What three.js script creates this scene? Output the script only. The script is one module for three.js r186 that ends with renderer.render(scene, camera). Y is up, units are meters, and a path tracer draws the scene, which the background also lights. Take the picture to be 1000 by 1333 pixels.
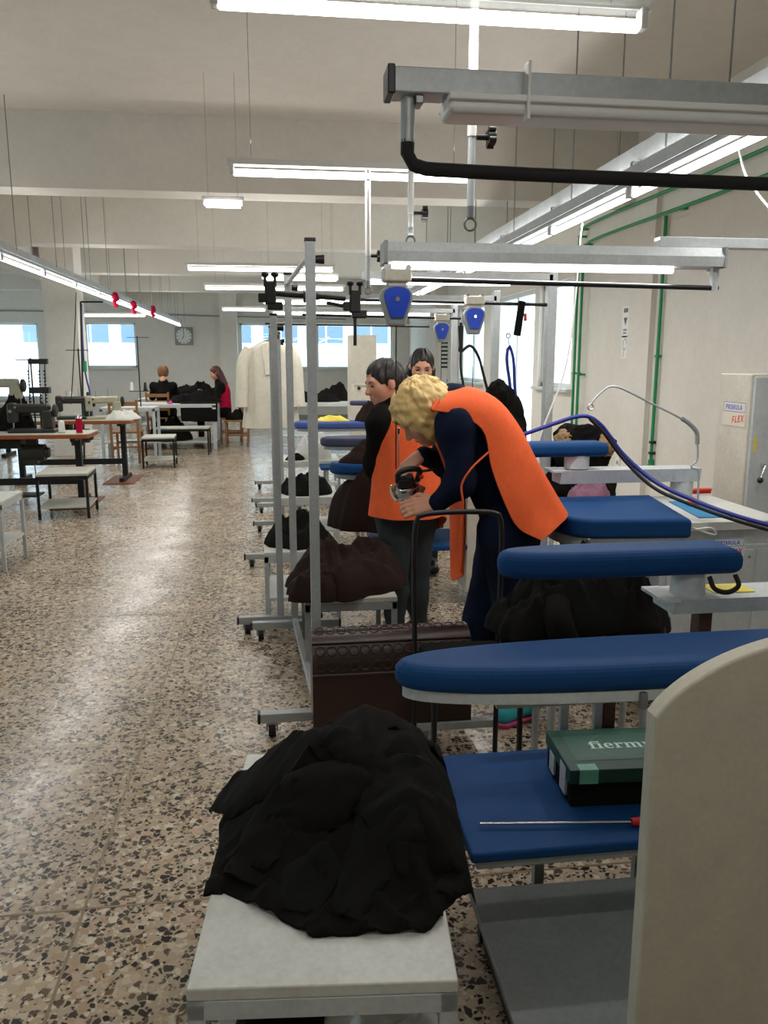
import * as THREE from 'three';
import { RoundedBoxGeometry } from 'three/addons/geometries/RoundedBoxGeometry.js';
import { mergeGeometries, mergeVertices, toCreasedNormals } from 'three/addons/utils/BufferGeometryUtils.js';
import { ImprovedNoise } from 'three/addons/math/ImprovedNoise.js';
import { RectAreaLightUniformsLib } from 'three/addons/lights/RectAreaLightUniformsLib.js';

// ------------------------------------------------------------------ camera, sky, exposure
const scene = new THREE.Scene();
const F = 1036, EYE = 1.45, PITCH = Math.atan(195.5 / F), YAW = Math.atan(140 / F * Math.cos(PITCH));
const camera = new THREE.PerspectiveCamera(2 * Math.atan(666.5 / F) * 180 / Math.PI, 1000 / 1333, 0.05, 120);
camera.position.set(0, EYE, 0);
camera.rotation.order = 'YXZ'; camera.rotation.set(-PITCH, -YAW, 0);
scene.add(camera);
const renderer = new THREE.WebGLRenderer({ antialias: true });
renderer.toneMapping = THREE.LinearToneMapping;
renderer.toneMappingExposure = 1.85;
renderer.shadowMap.enabled = true;
scene.background = new THREE.Color().setRGB(1.95, 2.3, 2.6);      // bright overcast sky seen through the windows
RectAreaLightUniformsLib.init();
const TUBE_GLOW = 4.5, TUBE_LIGHT = 22;                          // visible glow of a tube, light it gives
const TUBE_COLOR = [1.0, 0.985, 0.96];

// ------------------------------------------------------------------ helpers
const V = (x, y, z) => new THREE.Vector3(x, y, z);
function ray(u, v) {
  const cx = (u - 500) / F, cy = (666.5 - v) / F, ct = Math.cos(PITCH), st = Math.sin(PITCH), cp = Math.cos(YAW), sp = Math.sin(YAW);
  const y = cy * ct - st, z = -cy * st - ct;
  return V(cx * cp - z * sp, y, cx * sp + z * cp);
}
const PY = (u, v, y) => { const r = ray(u, v); return r.multiplyScalar((y - EYE) / r.y).add(V(0, EYE, 0)); };
const PZ = (u, v, z) => { const r = ray(u, v); return r.multiplyScalar(z / r.z).add(V(0, EYE, 0)); };
const PX = (u, v, x) => { const r = ray(u, v); return r.multiplyScalar(x / r.x).add(V(0, EYE, 0)); };
let seed = 7; const rnd = (a = 0, b = 1) => { seed = (seed * 1664525 + 1013904223) >>> 0; return a + (b - a) * seed / 4294967296; };
const noise = new ImprovedNoise(); const N3 = (x, y, z) => noise.noise(x, y, z);
const clamp = (x, a, b) => Math.min(b, Math.max(a, x)), mix = (a, b, t) => a + (b - a) * t, sst = (a, b, x) => { const t = clamp((x - a) / (b - a), 0, 1); return t * t * (3 - 2 * t); };

function norm(g) {
  g = g.index ? g.toNonIndexed() : g;
  for (const k of Object.keys(g.attributes)) if (!['position', 'normal', 'uv', 'color'].includes(k)) g.deleteAttribute(k);
  if (!g.attributes.normal) g.computeVertexNormals();
  return g;
}
function metreUV(g) {
  const p = g.attributes.position, n = g.attributes.normal, uv = new Float32Array(p.count * 2);
  for (let i = 0; i < p.count; i += 3) {
    const ax = Math.abs(n.getX(i) + n.getX(i + 1) + n.getX(i + 2)), ay = Math.abs(n.getY(i) + n.getY(i + 1) + n.getY(i + 2)), az = Math.abs(n.getZ(i) + n.getZ(i + 1) + n.getZ(i + 2));
    for (let k = i; k < i + 3; k++) {
      const x = p.getX(k), y = p.getY(k), z = p.getZ(k);
      if (ay >= ax && ay >= az) { uv[2 * k] = x; uv[2 * k + 1] = -z; } else if (ax >= az) { uv[2 * k] = z; uv[2 * k + 1] = y; } else { uv[2 * k] = x; uv[2 * k + 1] = y; }
    }
  }
  g.setAttribute('uv', new THREE.BufferAttribute(uv, 2)); return g;
}
const bx = (cx, cy, cz, w, h, d, r = 0.003) => (r > 0 && Math.min(w, h, d) > 2.2 * r ? new RoundedBoxGeometry(w, h, d, 1, r) : new THREE.BoxGeometry(w, h, d)).translate(cx, cy, cz);
const bb = (x0, x1, y0, y1, z0, z1, r = 0.003) => bx((x0 + x1) / 2, (y0 + y1) / 2, (z0 + z1) / 2, Math.abs(x1 - x0), Math.abs(y1 - y0), Math.abs(z1 - z0), r);
function cy(a, b, r, r2 = r, n = 12) {
  const d = b.clone().sub(a), g = new THREE.CylinderGeometry(r2, r, d.length(), n);
  g.applyQuaternion(new THREE.Quaternion().setFromUnitVectors(V(0, 1, 0), d.normalize()));
  const m = a.clone().add(b).multiplyScalar(.5); return g.translate(m.x, m.y, m.z);
}
function bar(a, b, w, h, r = .003) {         // box bar between two points
  const d = b.clone().sub(a), L = d.length(), g = r > 0 && Math.min(w, h) > 2.2 * r ? new RoundedBoxGeometry(w, h, L, 1, r) : new THREE.BoxGeometry(w, h, L);
  const m = new THREE.Matrix4(), z = d.normalize(), up = Math.abs(z.y) > .95 ? V(0, 0, 1) : V(0, 1, 0), x = up.clone().cross(z).normalize(), y = z.clone().cross(x);
  m.makeBasis(x, y, z); g.applyMatrix4(m); const c = a.clone().add(b).multiplyScalar(.5); return g.translate(c.x, c.y, c.z);
}
const tube = (pts, r, seg = 40, n = 8, closed = false) => new THREE.TubeGeometry(new THREE.CatmullRomCurve3(pts, closed, 'centripetal'), seg, r, n, closed);
const sph = (c, r, sx = 1, sy = 1, sz = 1, n = 16) => new THREE.SphereGeometry(r, n, Math.max(8, n * .7 | 0)).scale(sx, sy, sz).translate(c.x, c.y, c.z);
const lathe = (pts, n = 24) => new THREE.LatheGeometry(pts.map(p => new THREE.Vector2(p[0], p[1])), n);

const taken = {};
const numbered = n => { const k = taken[n] = (taken[n] ?? -1) + 1; return k ? n + '_' + String(k).padStart(3, '0') : n; };
function thing(name, label, category, pos = V(0, 0, 0), group, turn = 0) {
  const o = new THREE.Group(); o.name = numbered(name); o.position.copy(pos); o.rotation.y = turn; scene.add(o);
  o.userData = { label, category }; if (group) o.userData.group = group; return o;
}
// part in local coordinates of its parent
function part(parent, name, geos, mat, label, o = {}) {
  geos = (Array.isArray(geos) ? geos : [geos]).map(norm);
  let g = geos.length > 1 ? mergeGeometries(geos.map(q => { if (!q.attributes.uv) q.setAttribute('uv', new THREE.BufferAttribute(new Float32Array(q.attributes.position.count * 2), 2)); return q; })) : geos[0];
  if (!o.keepUV) metreUV(g);
  const m = new THREE.Mesh(g, mat); m.name = name; if (label) m.userData.label = label; parent.add(m); return m;
}
// part given in world coordinates, under an unturned top-level thing (or a part of it)
function wpart(parent, name, geos, mat, label, o) {
  const p = V(0, 0, 0); for (let q = parent; q && q !== scene; q = q.parent) p.add(q.position);
  const m = part(parent, name, geos, mat, label, o); m.geometry.translate(-p.x, -p.y, -p.z); return m;
}
function single(name, label, category, geos, mat, group, o) {        // a thing that is one mesh, world coordinates
  const m = part(scene, numbered(name), geos, mat, label, o); m.userData.category = category; if (group) m.userData.group = group; return m;
}
function struct(name, geos, mat, parent = scene, o) { const m = part(parent, parent === scene ? numbered(name) : name, geos, mat, null, o); if (parent === scene) m.userData.kind = 'structure'; return m; }
function copyOf(src, pos, turn, label) { const c = src.clone(); c.name = numbered(src.name.replace(/_\d{3}$/, '')); c.userData = { ...src.userData }; if (label) c.userData.label = label; c.position.copy(pos); c.rotation.y = turn; scene.add(c); return c; }

// ------------------------------------------------------------------ textures and materials
function dataTex(n, fn, srgb = true, repeat = 1) {
  const d = new Uint8Array(n * n * 4);
  for (let j = 0; j < n; j++) for (let i = 0; i < n; i++) { const c = fn(i, j); const k = (j * n + i) * 4; d[k] = c[0]; d[k + 1] = c[1]; d[k + 2] = c[2]; d[k + 3] = 255; }
  const t = new THREE.DataTexture(d, n, n); t.wrapS = t.wrapT = THREE.RepeatWrapping; t.magFilter = THREE.LinearFilter; t.minFilter = THREE.LinearMipmapLinearFilter; t.generateMipmaps = true;
  if (srgb) t.colorSpace = THREE.SRGBColorSpace; t.repeat.set(repeat, repeat); t.needsUpdate = true; return t;
}
const hash = (i, j, k) => { let h = (i * 374761393 + j * 668265263 + k * 2147483647) | 0; h = Math.imul(h ^ (h >>> 13), 1274126177); h ^= h >>> 16; return (h >>> 0) / 4294967296; };
function pnoise(n, cells, k) {           // periodic value noise, cells per tile
  return (i, j) => { const x = i / n * cells, y = j / n * cells, x0 = Math.floor(x), y0 = Math.floor(y), fx = sst(0, 1, x - x0), fy = sst(0, 1, y - y0), h = (a, b) => hash(a % cells, b % cells, k);
    return mix(mix(h(x0, y0), h(x0 + 1, y0), fx), mix(h(x0, y0 + 1), h(x0 + 1, y0 + 1), fx), fy); };
}
function terrazzo(n, cells, cells2) {
  const px = (c, k) => { const a = new Float32Array(c * c * 2); for (let j = 0; j < c; j++) for (let i = 0; i < c; i++) { a[(j * c + i) * 2] = hash(i, j, k); a[(j * c + i) * 2 + 1] = hash(i, j, k + 9); } return a; };
  const A = px(cells, 3), B = px(cells2, 5), tone = pnoise(n, 9, 31), warp = pnoise(n, 300, 33), warp2 = pnoise(n, 300, 34);
  const vor = (P, c, x, y) => { const xi = Math.floor(x), yi = Math.floor(y); let f1 = 9, f2 = 9, id = 0;
    for (let b = -1; b <= 1; b++) for (let a = -1; a <= 1; a++) { const X = (xi + a + c) % c, Y = (yi + b + c) % c, q = (Y * c + X) * 2, dx = xi + a + P[q] - x, dy = yi + b + P[q + 1] - y, d = dx * dx + dy * dy; if (d < f1) { f2 = f1; f1 = d; id = q; } else if (d < f2) f2 = d; }
    return [Math.sqrt(f2) - Math.sqrt(f1), id]; };
  const darks = [[48, 44, 41], [68, 62, 58], [38, 36, 35], [90, 80, 71], [108, 90, 76]], lights = [[206, 194, 176], [190, 172, 150], [222, 212, 196], [184, 160, 138], [200, 178, 160]];
  return dataTex(n, (i, j) => {
    const wx = (warp(i, j) - .5) * .5, wy = (warp2(i, j) - .5) * .5;
    let [e, id] = vor(A, cells, i / n * cells + wx, j / n * cells + wy), h = hash(id, 1, 77), c;
    const t = (tone(i, j) - .5) * 16;
    if (h < .40 && e > .1 + .34 * hash(id, 2, 5)) c = darks[Math.floor(hash(id, 4, 8) * 5)];
    else if (h > .72 && e > .12) c = lights[Math.floor(hash(id, 4, 8) * 5)];
    else { const [e2, id2] = vor(B, cells2, i / n * cells2 + wx, j / n * cells2 + wy), h2 = hash(id2, 6, 2); c = h2 < .22 && e2 > .2 ? darks[Math.floor(hash(id2, 3, 1) * 5)] : h2 > .55 && e2 > .12 ? lights[Math.floor(hash(id2, 3, 1) * 5)] : [184, 172, 155]; }
    return [c[0] + t, c[1] + t * .85, c[2] + t * .6];
  }, true, 1 / 3);
}
const grain = (n, base, amp, k, cellsList) => { const fs = cellsList.map((c, i) => pnoise(n, c, k + i)); return (i, j) => { let s = 0; for (const f of fs) s += f(i, j) - .5; s *= amp / fs.length * 2; return base.map(b => clamp(b + s, 0, 255)); }; };
const plasterMap = dataTex(512, grain(512, [236, 234, 229], 9, 40, [5, 17, 60, 190]), true, 1 / 2.2);
const plasterBump = dataTex(512, grain(512, [128, 128, 128], 90, 50, [40, 120, 250]), false, 1 / 1.3);
const clothBump = (() => { const f = pnoise(256, 90, 61); return dataTex(256, (i, j) => { const w = 128 + 60 * Math.sin(i * Math.PI / 2) * Math.sin(j * Math.PI / 2) + (f(i, j) - .5) * 80; return [w, w, w]; }, false, 1 / .12); })();
const fabricTone = dataTex(512, grain(512, [240, 240, 240], 16, 70, [6, 21, 80, 250]), true, 1 / .6);
const metalTone = dataTex(256, grain(256, [232, 232, 232], 22, 80, [4, 13, 64, 128]), true, 1 / .7);
const woodMap = (() => { const f = pnoise(512, 5, 91), g2 = pnoise(512, 40, 92), h = pnoise(512, 200, 95); return dataTex(512, (i, j) => { const v = Math.sin((j / 512 * 26 + f(i, j) * 3.5) * 6.283) * .5 + .5, s = (v - .5) * 22 + (g2(i >> 3, j) - .5) * 20 + (h(i, j) - .5) * 14; return [214 + s, 212 + s, 208 + s]; }, true, 1 / .5); })();
const rough = (n, lo, hi, k) => { const f = pnoise(n, 7, k), g2 = pnoise(n, 50, k + 1); return dataTex(n, (i, j) => { const v = mix(lo, hi, f(i, j) * .6 + g2(i, j) * .4) * 255; return [v, v, v]; }, false, 1 / 1.7); };
const floorRough = rough(512, .14, .36, 101);
const M = {};
const mk = (name, hex, roughness, metalness = 0, o = {}) => M[name] = o.bumpMap === clothBump ? new THREE.MeshPhysicalMaterial({ color: hex, roughness, metalness, specularIntensity: .3, ...o }) : new THREE.MeshStandardMaterial({ color: hex, roughness, metalness, ...o });
mk('wall', 0xf3eee8, .85, 0, { map: plasterMap, bumpMap: plasterBump, bumpScale: .0012 });
mk('ceiling', 0xe9e5df, .9, 0, { map: plasterMap, bumpMap: plasterBump, bumpScale: .0012 });
M.floor = new THREE.MeshPhysicalMaterial({ color: 0xfaf5ec, map: terrazzo(2048, 150, 330), roughness: 1, roughnessMap: floorRough, specularIntensity: .8 });
mk('strip', 0x8f7f66, .45, .3);
mk('alu', 0xc3c8c9, .42, .3, { map: metalTone });
mk('steel', 0x9a9c9c, .38, .75, { map: metalTone });
mk('chrome', 0xd8dadc, .12, 1);
mk('painted', 0xd3d9da, .45, 0, { map: metalTone });
mk('paintedCream', 0xe0dac9, .55, 0, { map: metalTone });
mk('greyPaint', 0x9fa4a2, .5, 0, { map: metalTone });
mk('whiteTop', 0xe2e3dc, .4, 0, { map: metalTone });
mk('whitePlastic', 0xe6e6e2, .4);
mk('blackMetal', 0x1b1c1d, .45, .3);
mk('blackPlastic', 0x141415, .4);
mk('blackRubber', 0x191919, .75);
mk('darkIron', 0x33322e, .5, .5, { map: metalTone });
mk('bluePad', 0x17477d, .62, 0, { map: fabricTone, bumpMap: clothBump, bumpScale: .0006 });
mk('lavenderPad', 0x4f66a8, .7, 0, { map: fabricTone, bumpMap: clothBump, bumpScale: .0006 });
mk('greyPad', 0x4a4f66, .7, 0, { map: fabricTone, bumpMap: clothBump, bumpScale: .0006 });
mk('blueMat', 0x2f86b8, .6, 0, { map: fabricTone });
mk('blueHose', 0x232c86, .5, 0);
mk('greenPipe', 0x1f8a55, .4);
mk('blackCloth', 0x13110e, .92, 0, { map: fabricTone, bumpMap: clothBump, bumpScale: .0008 });
mk('charcoalCloth', 0x171714, .92, 0, { map: fabricTone, bumpMap: clothBump, bumpScale: .0008 });
mk('brownCloth', 0x2e201b, .9, 0, { map: fabricTone, bumpMap: clothBump, bumpScale: .0008 });
mk('navyCloth', 0x101a30, .92, 0, { map: fabricTone, bumpMap: clothBump, bumpScale: .0008 });
mk('greyTrouser', 0x3c4144, .92, 0, { map: fabricTone, bumpMap: clothBump, bumpScale: .0008 });
mk('orangeCloth', 0xff6e3c, .8, 0, { map: fabricTone, bumpMap: clothBump, bumpScale: .0006 });
mk('redCloth', 0xb8123c, .85, 0, { map: fabricTone, bumpMap: clothBump, bumpScale: .0006 });
mk('coatCloth', 0xe4ddcb, .85, 0, { map: fabricTone, bumpMap: clothBump, bumpScale: .0006 });
mk('whiteCloth', 0xe6e4dd, .85, 0, { map: fabricTone, bumpMap: clothBump, bumpScale: .0006 });
mk('vinyl', 0x3a2620, .34, 0, { map: fabricTone });
mk('skin', 0xd59a7c, .6); mk('blondHair', 0xd9b878, .55); mk('darkHair', 0x1d1714, .45); mk('redHair', 0x4a1f1a, .5); mk('brownHair', 0x6e4626, .6);
mk('wood', 0xb07a48, .5, 0, { map: woodMap }); mk('orangeWood', 0xb0602a, .45, 0, { map: woodMap }); mk('redBoard', 0x8d5338, .55, 0, { map: woodMap }); mk('darkWood', 0x5b3a27, .6, 0, { map: woodMap });
mk('tableTopGrey', 0xcfcdc0, .5, 0, { map: metalTone });
mk('sewGreen', 0x36352e, .4, .2, { map: metalTone }); mk('sewCream', 0xbcb79c, .4, .1, { map: metalTone });
mk('blueBadge', 0x1746c4, .35); mk('red', 0xc81e24, .45); mk('redOrange', 0xe8442e, .5); mk('yellow', 0xe8d24a, .6); mk('pink', 0xc24a76, .6); mk('teal', 0x2aa6ad, .6); mk('greenBox', 0x0f4a3c, .55, 0, { map: fabricTone }); mk('mint', 0x6fb89f, .5); mk('fur', 0xa88a66, .95, 0, { map: fabricTone }); mk('paper', 0xe4e2da, .8); mk('creamPanel', 0xc6bfac, .6, 0, { map: fabricTone, bumpMap: plasterBump, bumpScale: .001 });
mk('mauve', 0x8a6076, .8); mk('facade', 0xf0f0ee, .9); mk('facadeGlass', 0x64788a, .25); mk('frameWhite', 0xdfe2e2, .45, .1); mk('cardboard', 0xb89a78, .8);
M.glass = new THREE.MeshPhysicalMaterial({ color: 0xf4fbfc, roughness: 0, transmission: 1, thickness: 0, ior: 1.45 });
M.tubeGlow = new THREE.MeshStandardMaterial({ color: 0xffffff, roughness: .5, emissive: new THREE.Color(...TUBE_COLOR), emissiveIntensity: TUBE_GLOW });
M.clearPlastic = new THREE.MeshPhysicalMaterial({ color: 0xf2f5f5, roughness: .08, transmission: .9, thickness: 0 });
M.gauze = new THREE.MeshPhysicalMaterial({ color: 0xf0f0ee, roughness: .9, transmission: .35, thickness: 0, side: THREE.DoubleSide });

// ------------------------------------------------------------------ the room
const RX = 3.45, LX = -8.2, BZ = -21, FZ = 1.6, CEIL = 3.55, BEAM = 2.92;
{
  const f = struct('floor', bb(LX, RX, -.2, 0, BZ, FZ, 0), M.floor);
  for (let x = -7.6; x < RX; x += 2.35) struct('divider_strip', bb(x - .004, x + .004, -.001, .0008, BZ, FZ, 0), M.strip, f);
  for (let z = -20.2; z < FZ; z += 2.6) struct('divider_strip', bb(LX, RX, -.001, .0008, z - .004, z + .004, 0), M.strip, f);
}
struct('ceiling', bb(LX - .2, RX + .2, CEIL, CEIL + .25, BZ - .2, FZ + .2, 0), M.ceiling);
for (const z of [-4.1 + .02, -7.56, -10.98, -14.4, -17.8]) if (z < -5) struct('trim_1', bb(LX, RX, BEAM, CEIL, z - .34, z, 0), M.ceiling);
struct('trim_1', bb(-3.95, -3.6, BEAM - .12, CEIL, BZ, -9.2, 0), M.ceiling);        // beam along the sewing side
{ // walls with openings: list of holes per wall
  const holesBack = [[-6.95, -5.8, .55, 2.4, 'w'], [PZ(110, 450, BZ).x, PZ(178, 450, BZ).x, 1.3, 2.42, 'w'], [PZ(312, 450, BZ).x, PZ(512, 450, BZ).x, 1.27, 2.42, 'w']];
  const wallWith = (name, axis, lo, hi, at, thick, holes) => {
    const gs = [], put = (a, b, y0, y1) => { if (b - a > .001 && y1 - y0 > .001) gs.push(axis === 'x' ? bb(a, b, y0, y1, at, at + thick, 0) : bb(at, at + thick, y0, y1, a, b, 0)); };
    let x = lo; for (const [a, b, y0, y1] of holes.sort((p, q) => p[0] - q[0])) { put(x, a, 0, CEIL); put(a, b, 0, y0); put(a, b, y1, CEIL); x = b; } put(x, hi, 0, CEIL);
    return struct(name, gs, M.wall);
  };
  wallWith('wall_back', 'x', LX - .2, RX + .2, BZ - .25, .25, holesBack.map(h => [...h]));
  const holesRight = [[-10.42, -9.2, 1.13, 2.42], [-12.6, -10.62, .12, 2.42], [-15.1, -13.3, 1.1, 2.42]];
  wallWith('wall_right', 'z', BZ, FZ + .2, RX, .25, holesRight);
  const holesLeft = [[-19.5, -16.6, 1.1, 2.5], [-15.5, -12.6, 1.1, 2.5], [-11.5, -8.6, 1.1, 2.5], [-7.5, -4.6, 1.1, 2.5], [-3.5, -.6, 1.1, 2.5]];
  wallWith('wall_left', 'z', BZ, FZ + .2, LX - .25, .25, holesLeft);
  const windowAt = (n, axis, a, b, y0, y1, at, mull, tr) => {
    const w = new THREE.Group(); w.name = n; w.userData.kind = 'structure'; scene.add(w);
    const box = (p, q, r, s, t0, t1) => axis === 'x' ? bb(p, q, r, s, at + t0, at + t1, .004) : bb(at + t0, at + t1, r, s, p, q, .004);
    part(w, 'frame', [box(a, b, y0, y0 + .06, -.04, .04), box(a, b, y1 - .06, y1, -.04, .04), box(a, a + .06, y0, y1, -.04, .04), box(b - .06, b, y0, y1, -.04, .04)], M.frameWhite);
    let xs = [a, ...mull, b]; for (const m of mull) part(w, 'mullion', box(m - .035, m + .035, y0 + .05, y1 - .05, -.035, .035), M.frameWhite);
    for (let i = 0; i < xs.length - 1; i++) part(w, 'pane', box(xs[i] + .03, xs[i + 1] - .03, y0 + .05, y1 - .05, -.0015, .0015).toNonIndexed(), M.glass);
    part(w, 'sill', box(a - .06, b + .06, y0 - .04, y0, -.1, axis === 'x' ? .2 : .1).translate(axis === 'x' ? 0 : -.07, 0, 0), M.whiteTop);
  };
  let wn = 1;
  for (const [a, b, y0, y1] of holesBack) { const n = Math.max(1, Math.round((b - a) / 1.05)); windowAt('window_' + wn++, 'x', a, b, y0, y1, BZ - .12, [...Array(n - 1)].map((_, i) => a + (b - a) * (i + 1) / n)); }
  for (const [a, b, y0, y1] of holesLeft) windowAt('window_' + wn++, 'z', a, b, y0, y1, LX - .12, [a + 1, a + 2]);
  for (const [a, b, y0, y1] of holesRight) windowAt('window_' + wn++, 'z', a, b, y0, y1, RX + .1, b - a > 1.3 ? [(a + b) / 2] : []);
}

struct('wall_front', bb(LX - .2, RX + .2, 0, CEIL, FZ, FZ + .25, 0), M.wall);
struct('trim_2', bb(RX - .05, RX, 0, CEIL, -7.56, -7.1, 0), M.wall);               // pilaster under the beam
struct('trim_2', bb(RX - .05, RX, 0, CEIL, -4.35, -3.85, 0), M.wall);
{ const a = PZ(566, 450, -16.2).x; struct('trim_2', bb(a, RX, 0, CEIL, -16.7, -16.2, 0), M.wall); }
{ const a = PZ(60, 450, -13).x, b = PZ(103, 450, -13).x; struct('trim_3', bb(a, b, 0, CEIL, -13.5, -13, 0), M.wall); const c = PZ(287, 450, -20.7).x; struct('trim_3', bb(c, c + .42, 0, CEIL, BZ, -20.7, 0), M.wall); }
struct('baseboard_right', bb(RX - .015, RX, 0, .09, BZ, FZ, 0), M.greyPaint);
struct('baseboard_back', bb(LX, RX, 0, .09, BZ, BZ + .015, 0), M.greyPaint);
// the street outside: pale houses across the road
function house(label, x0, x1, z0, z1, h, face, rows, cols, y00 = .8) {
  const t = thing('house', label, 'building', V((x0 + x1) / 2, -3, (z0 + z1) / 2));
  wpart(t, 'wall', bb(x0, x1, -3, h, z0, z1, 0), M.facade);
  for (let r = 0; r < rows; r++) for (let c = 0; c < cols; c++) {
    const y = y00 + r * 2.9; if (face === 'z') { const w = (x1 - x0) / cols, x = x0 + w * (c + .5); const g = wpart(t, 'window', bb(x - .7, x + .7, y, y + 1.5, z1 - .05, z1 + .04, 0), M.frameWhite); wpart(g, 'glass', [bb(x - .62, x - .03, y + .07, y + 1.43, z1 + .03, z1 + .05, 0), bb(x + .03, x + .62, y + .07, y + 1.43, z1 + .03, z1 + .05, 0)], M.facadeGlass); }
    else { const w = (z1 - z0) / cols, z = z0 + w * (c + .5); const g = wpart(t, 'window', bb(x0 - .04, x0 + .05, y, y + 1.5, z - .7, z + .7, 0), M.frameWhite); wpart(g, 'glass', [bb(x0 - .05, x0 - .03, y + .07, y + 1.43, z - .62, z - .03, 0), bb(x0 - .05, x0 - .03, y + .07, y + 1.43, z + .03, z + .62, 0)], M.facadeGlass); }
  }
}
house('white house with grey windows outside the back wall windows', -9, 6, -38, -30, 9, 'z', 2, 9, 2.05);
house('pale house outside the windows of the wall with green pipes', 12, 20, -28, -4, 8, 'x', 2, 11, 2.0);

// ------------------------------------------------------------------ lamps
function areaLight(parent, c, w, d, along, power = TUBE_LIGHT) {      // soft light of a tube, just under it, facing down
  const l = new THREE.RectAreaLight(new THREE.Color(...TUBE_COLOR), power, w, d); l.rotation.set(-Math.PI / 2, 0, along === 'z' ? Math.PI / 2 : 0);
  l.position.copy(c); parent.add(l);
  const up = new THREE.RectAreaLight(new THREE.Color(...TUBE_COLOR), power * .38, w, d); up.rotation.set(Math.PI / 2, 0, along === 'z' ? Math.PI / 2 : 0);   // a bare tube also shines up past its batten
  up.position.copy(c); up.position.y += up.position.y < -.01 && up.position.y > -.04 ? .15 : .125; parent.add(up); return l;
}
const tubeGeo = (a, b, r = .016) => cy(a, b, r, r, 12);
function crossLamp(label, u0, v0, u1, v1, y, opt = {}) {
  const p = PY(u0, v0, y), q = PY(u1, v1, y), [x0, x1, z] = opt.at ?? [p.x, q.x, (p.z + q.z) / 2];
  const t = thing('tube_lamp', label, 'lamp', V((x0 + x1) / 2, y, z)), L = (x1 - x0) / 2;
  part(t, 'batten', bx(0, .045, 0, 2 * L + .06, .03, .05, .006), opt.clear ? M.clearPlastic : M.whitePlastic);
  for (const s of [-1, 1]) { part(t, 'end_cap', bx(s * (L + .012), .015, 0, .02, .05, .04, .004), M.whitePlastic); part(t, 'hanger_wire', cy(V(s * L * .86, .05, 0), V(s * L * .86, (opt.top ?? CEIL) - y, 0), .0013, .0013, 6), M.steel); }
  for (const dz of opt.twin ? [-.03, .03] : [0]) part(t, 'tube', tubeGeo(V(-L, 0, dz), V(L, 0, dz)), M.tubeGlow);
  areaLight(t, V(0, -.025, 0), 2 * L, .04, 'x', opt.power); return t;
}
crossLamp('tube lamp hanging from the ceiling above the cream panel', 0, 0, 0, 0, 2.3, { at: [-.1, .95, -.35] });
const T1 = crossLamp('long ceiling tube lamp in a clear channel holding the first white pole', 285, -1, 826, 38, 2.3, { clear: true });
crossLamp('hanging tube lamp above the third clamp pole, behind the steel beam', 305, 223, 610, 235, 2.3);
crossLamp('short twin tube lamp hanging alone under the concrete beams', 268, 266, 313, 268, 2.62, { twin: true, power: 6 });
crossLamp('long tube lamp hanging before the tall rack post cap', 245, 349, 432, 353, 2.3);
crossLamp('long tube lamp over the far garment racks', 267, 374, 445, 378, 2.3);
crossLamp('thin twin tube lamp crossing behind the tall rack post', 343, 361, 437, 365, 2.3, { twin: true });
crossLamp('twin tube lamp over the row of far ironing tables', 344, 393, 430, 396, 2.3, { twin: true });
crossLamp('tube lamp near the back windows above the white coat', 290, 403, 345, 404, 2.3);
crossLamp('tube lamp high before the back window, beside the white column', 105, 410, 190, 412, 2.25);
crossLamp('tube lamp above the cream locker', 500, 391, 600, 394, 2.3);
// two long runs of tubes along the room
function tubeRun(label, x, y, z0, z1, n, rods = true) {
  const t = thing('tube_lamp_run', label, 'lamp', V(x, y, (z0 + z1) / 2)); const st = (z1 - z0) / n;
  wpart(t, 'channel', [bb(x - .03, x + .03, y + .04, y + .075, z0, z1, .004), bb(x - .05, x - .044, y + .06, y + .12, z0, z1, 0), bb(x + .044, x + .05, y + .06, y + .12, z0, z1, 0)], M.alu);
  for (let i = 0; i < n; i++) { const a = z0 + st * i + Math.sign(st) * .03, b = z0 + st * (i + 1) - Math.sign(st) * .03; wpart(t, 'tube', tubeGeo(V(x, y, a), V(x, y, b), .017), M.tubeGlow); wpart(t, 'end_cap', [bx(x, y + .012, a, .036, .05, .018, 0), bx(x, y + .012, b, .036, .05, .018, 0)], M.whitePlastic);
    areaLight(t, V(0, -.03, (a + b) / 2 - t.position.z), Math.abs(b - a), .04, 'z'); }
  if (!rods) for (let i = 0; i <= n; i++) wpart(t, 'tray_bracket', bb(x - .01, x + .06, y + .07, y + .165, z0 + st * i - .015, z0 + st * i + .015), M.steel);
  else for (let i = 0; i <= n; i++) for (const s of [-1, 1]) wpart(t, 'hanger_rod', cy(V(x + s * .09, y + .08, z0 + st * (i + (s > 0 ? .12 : 0))), V(x + s * .09, CEIL, z0 + st * (i + (s > 0 ? .12 : 0))), .004, .004, 6), M.steel);
  return t;
}
tubeRun('run of tube lamps with red ribbons hanging over the sewing tables', -2.2, 2.275, -4.6, -19.4, 12);
tubeRun('run of tube lamps under the perforated cable tray', 1.85, 2.3, -1.7, -14, 10, false);
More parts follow.
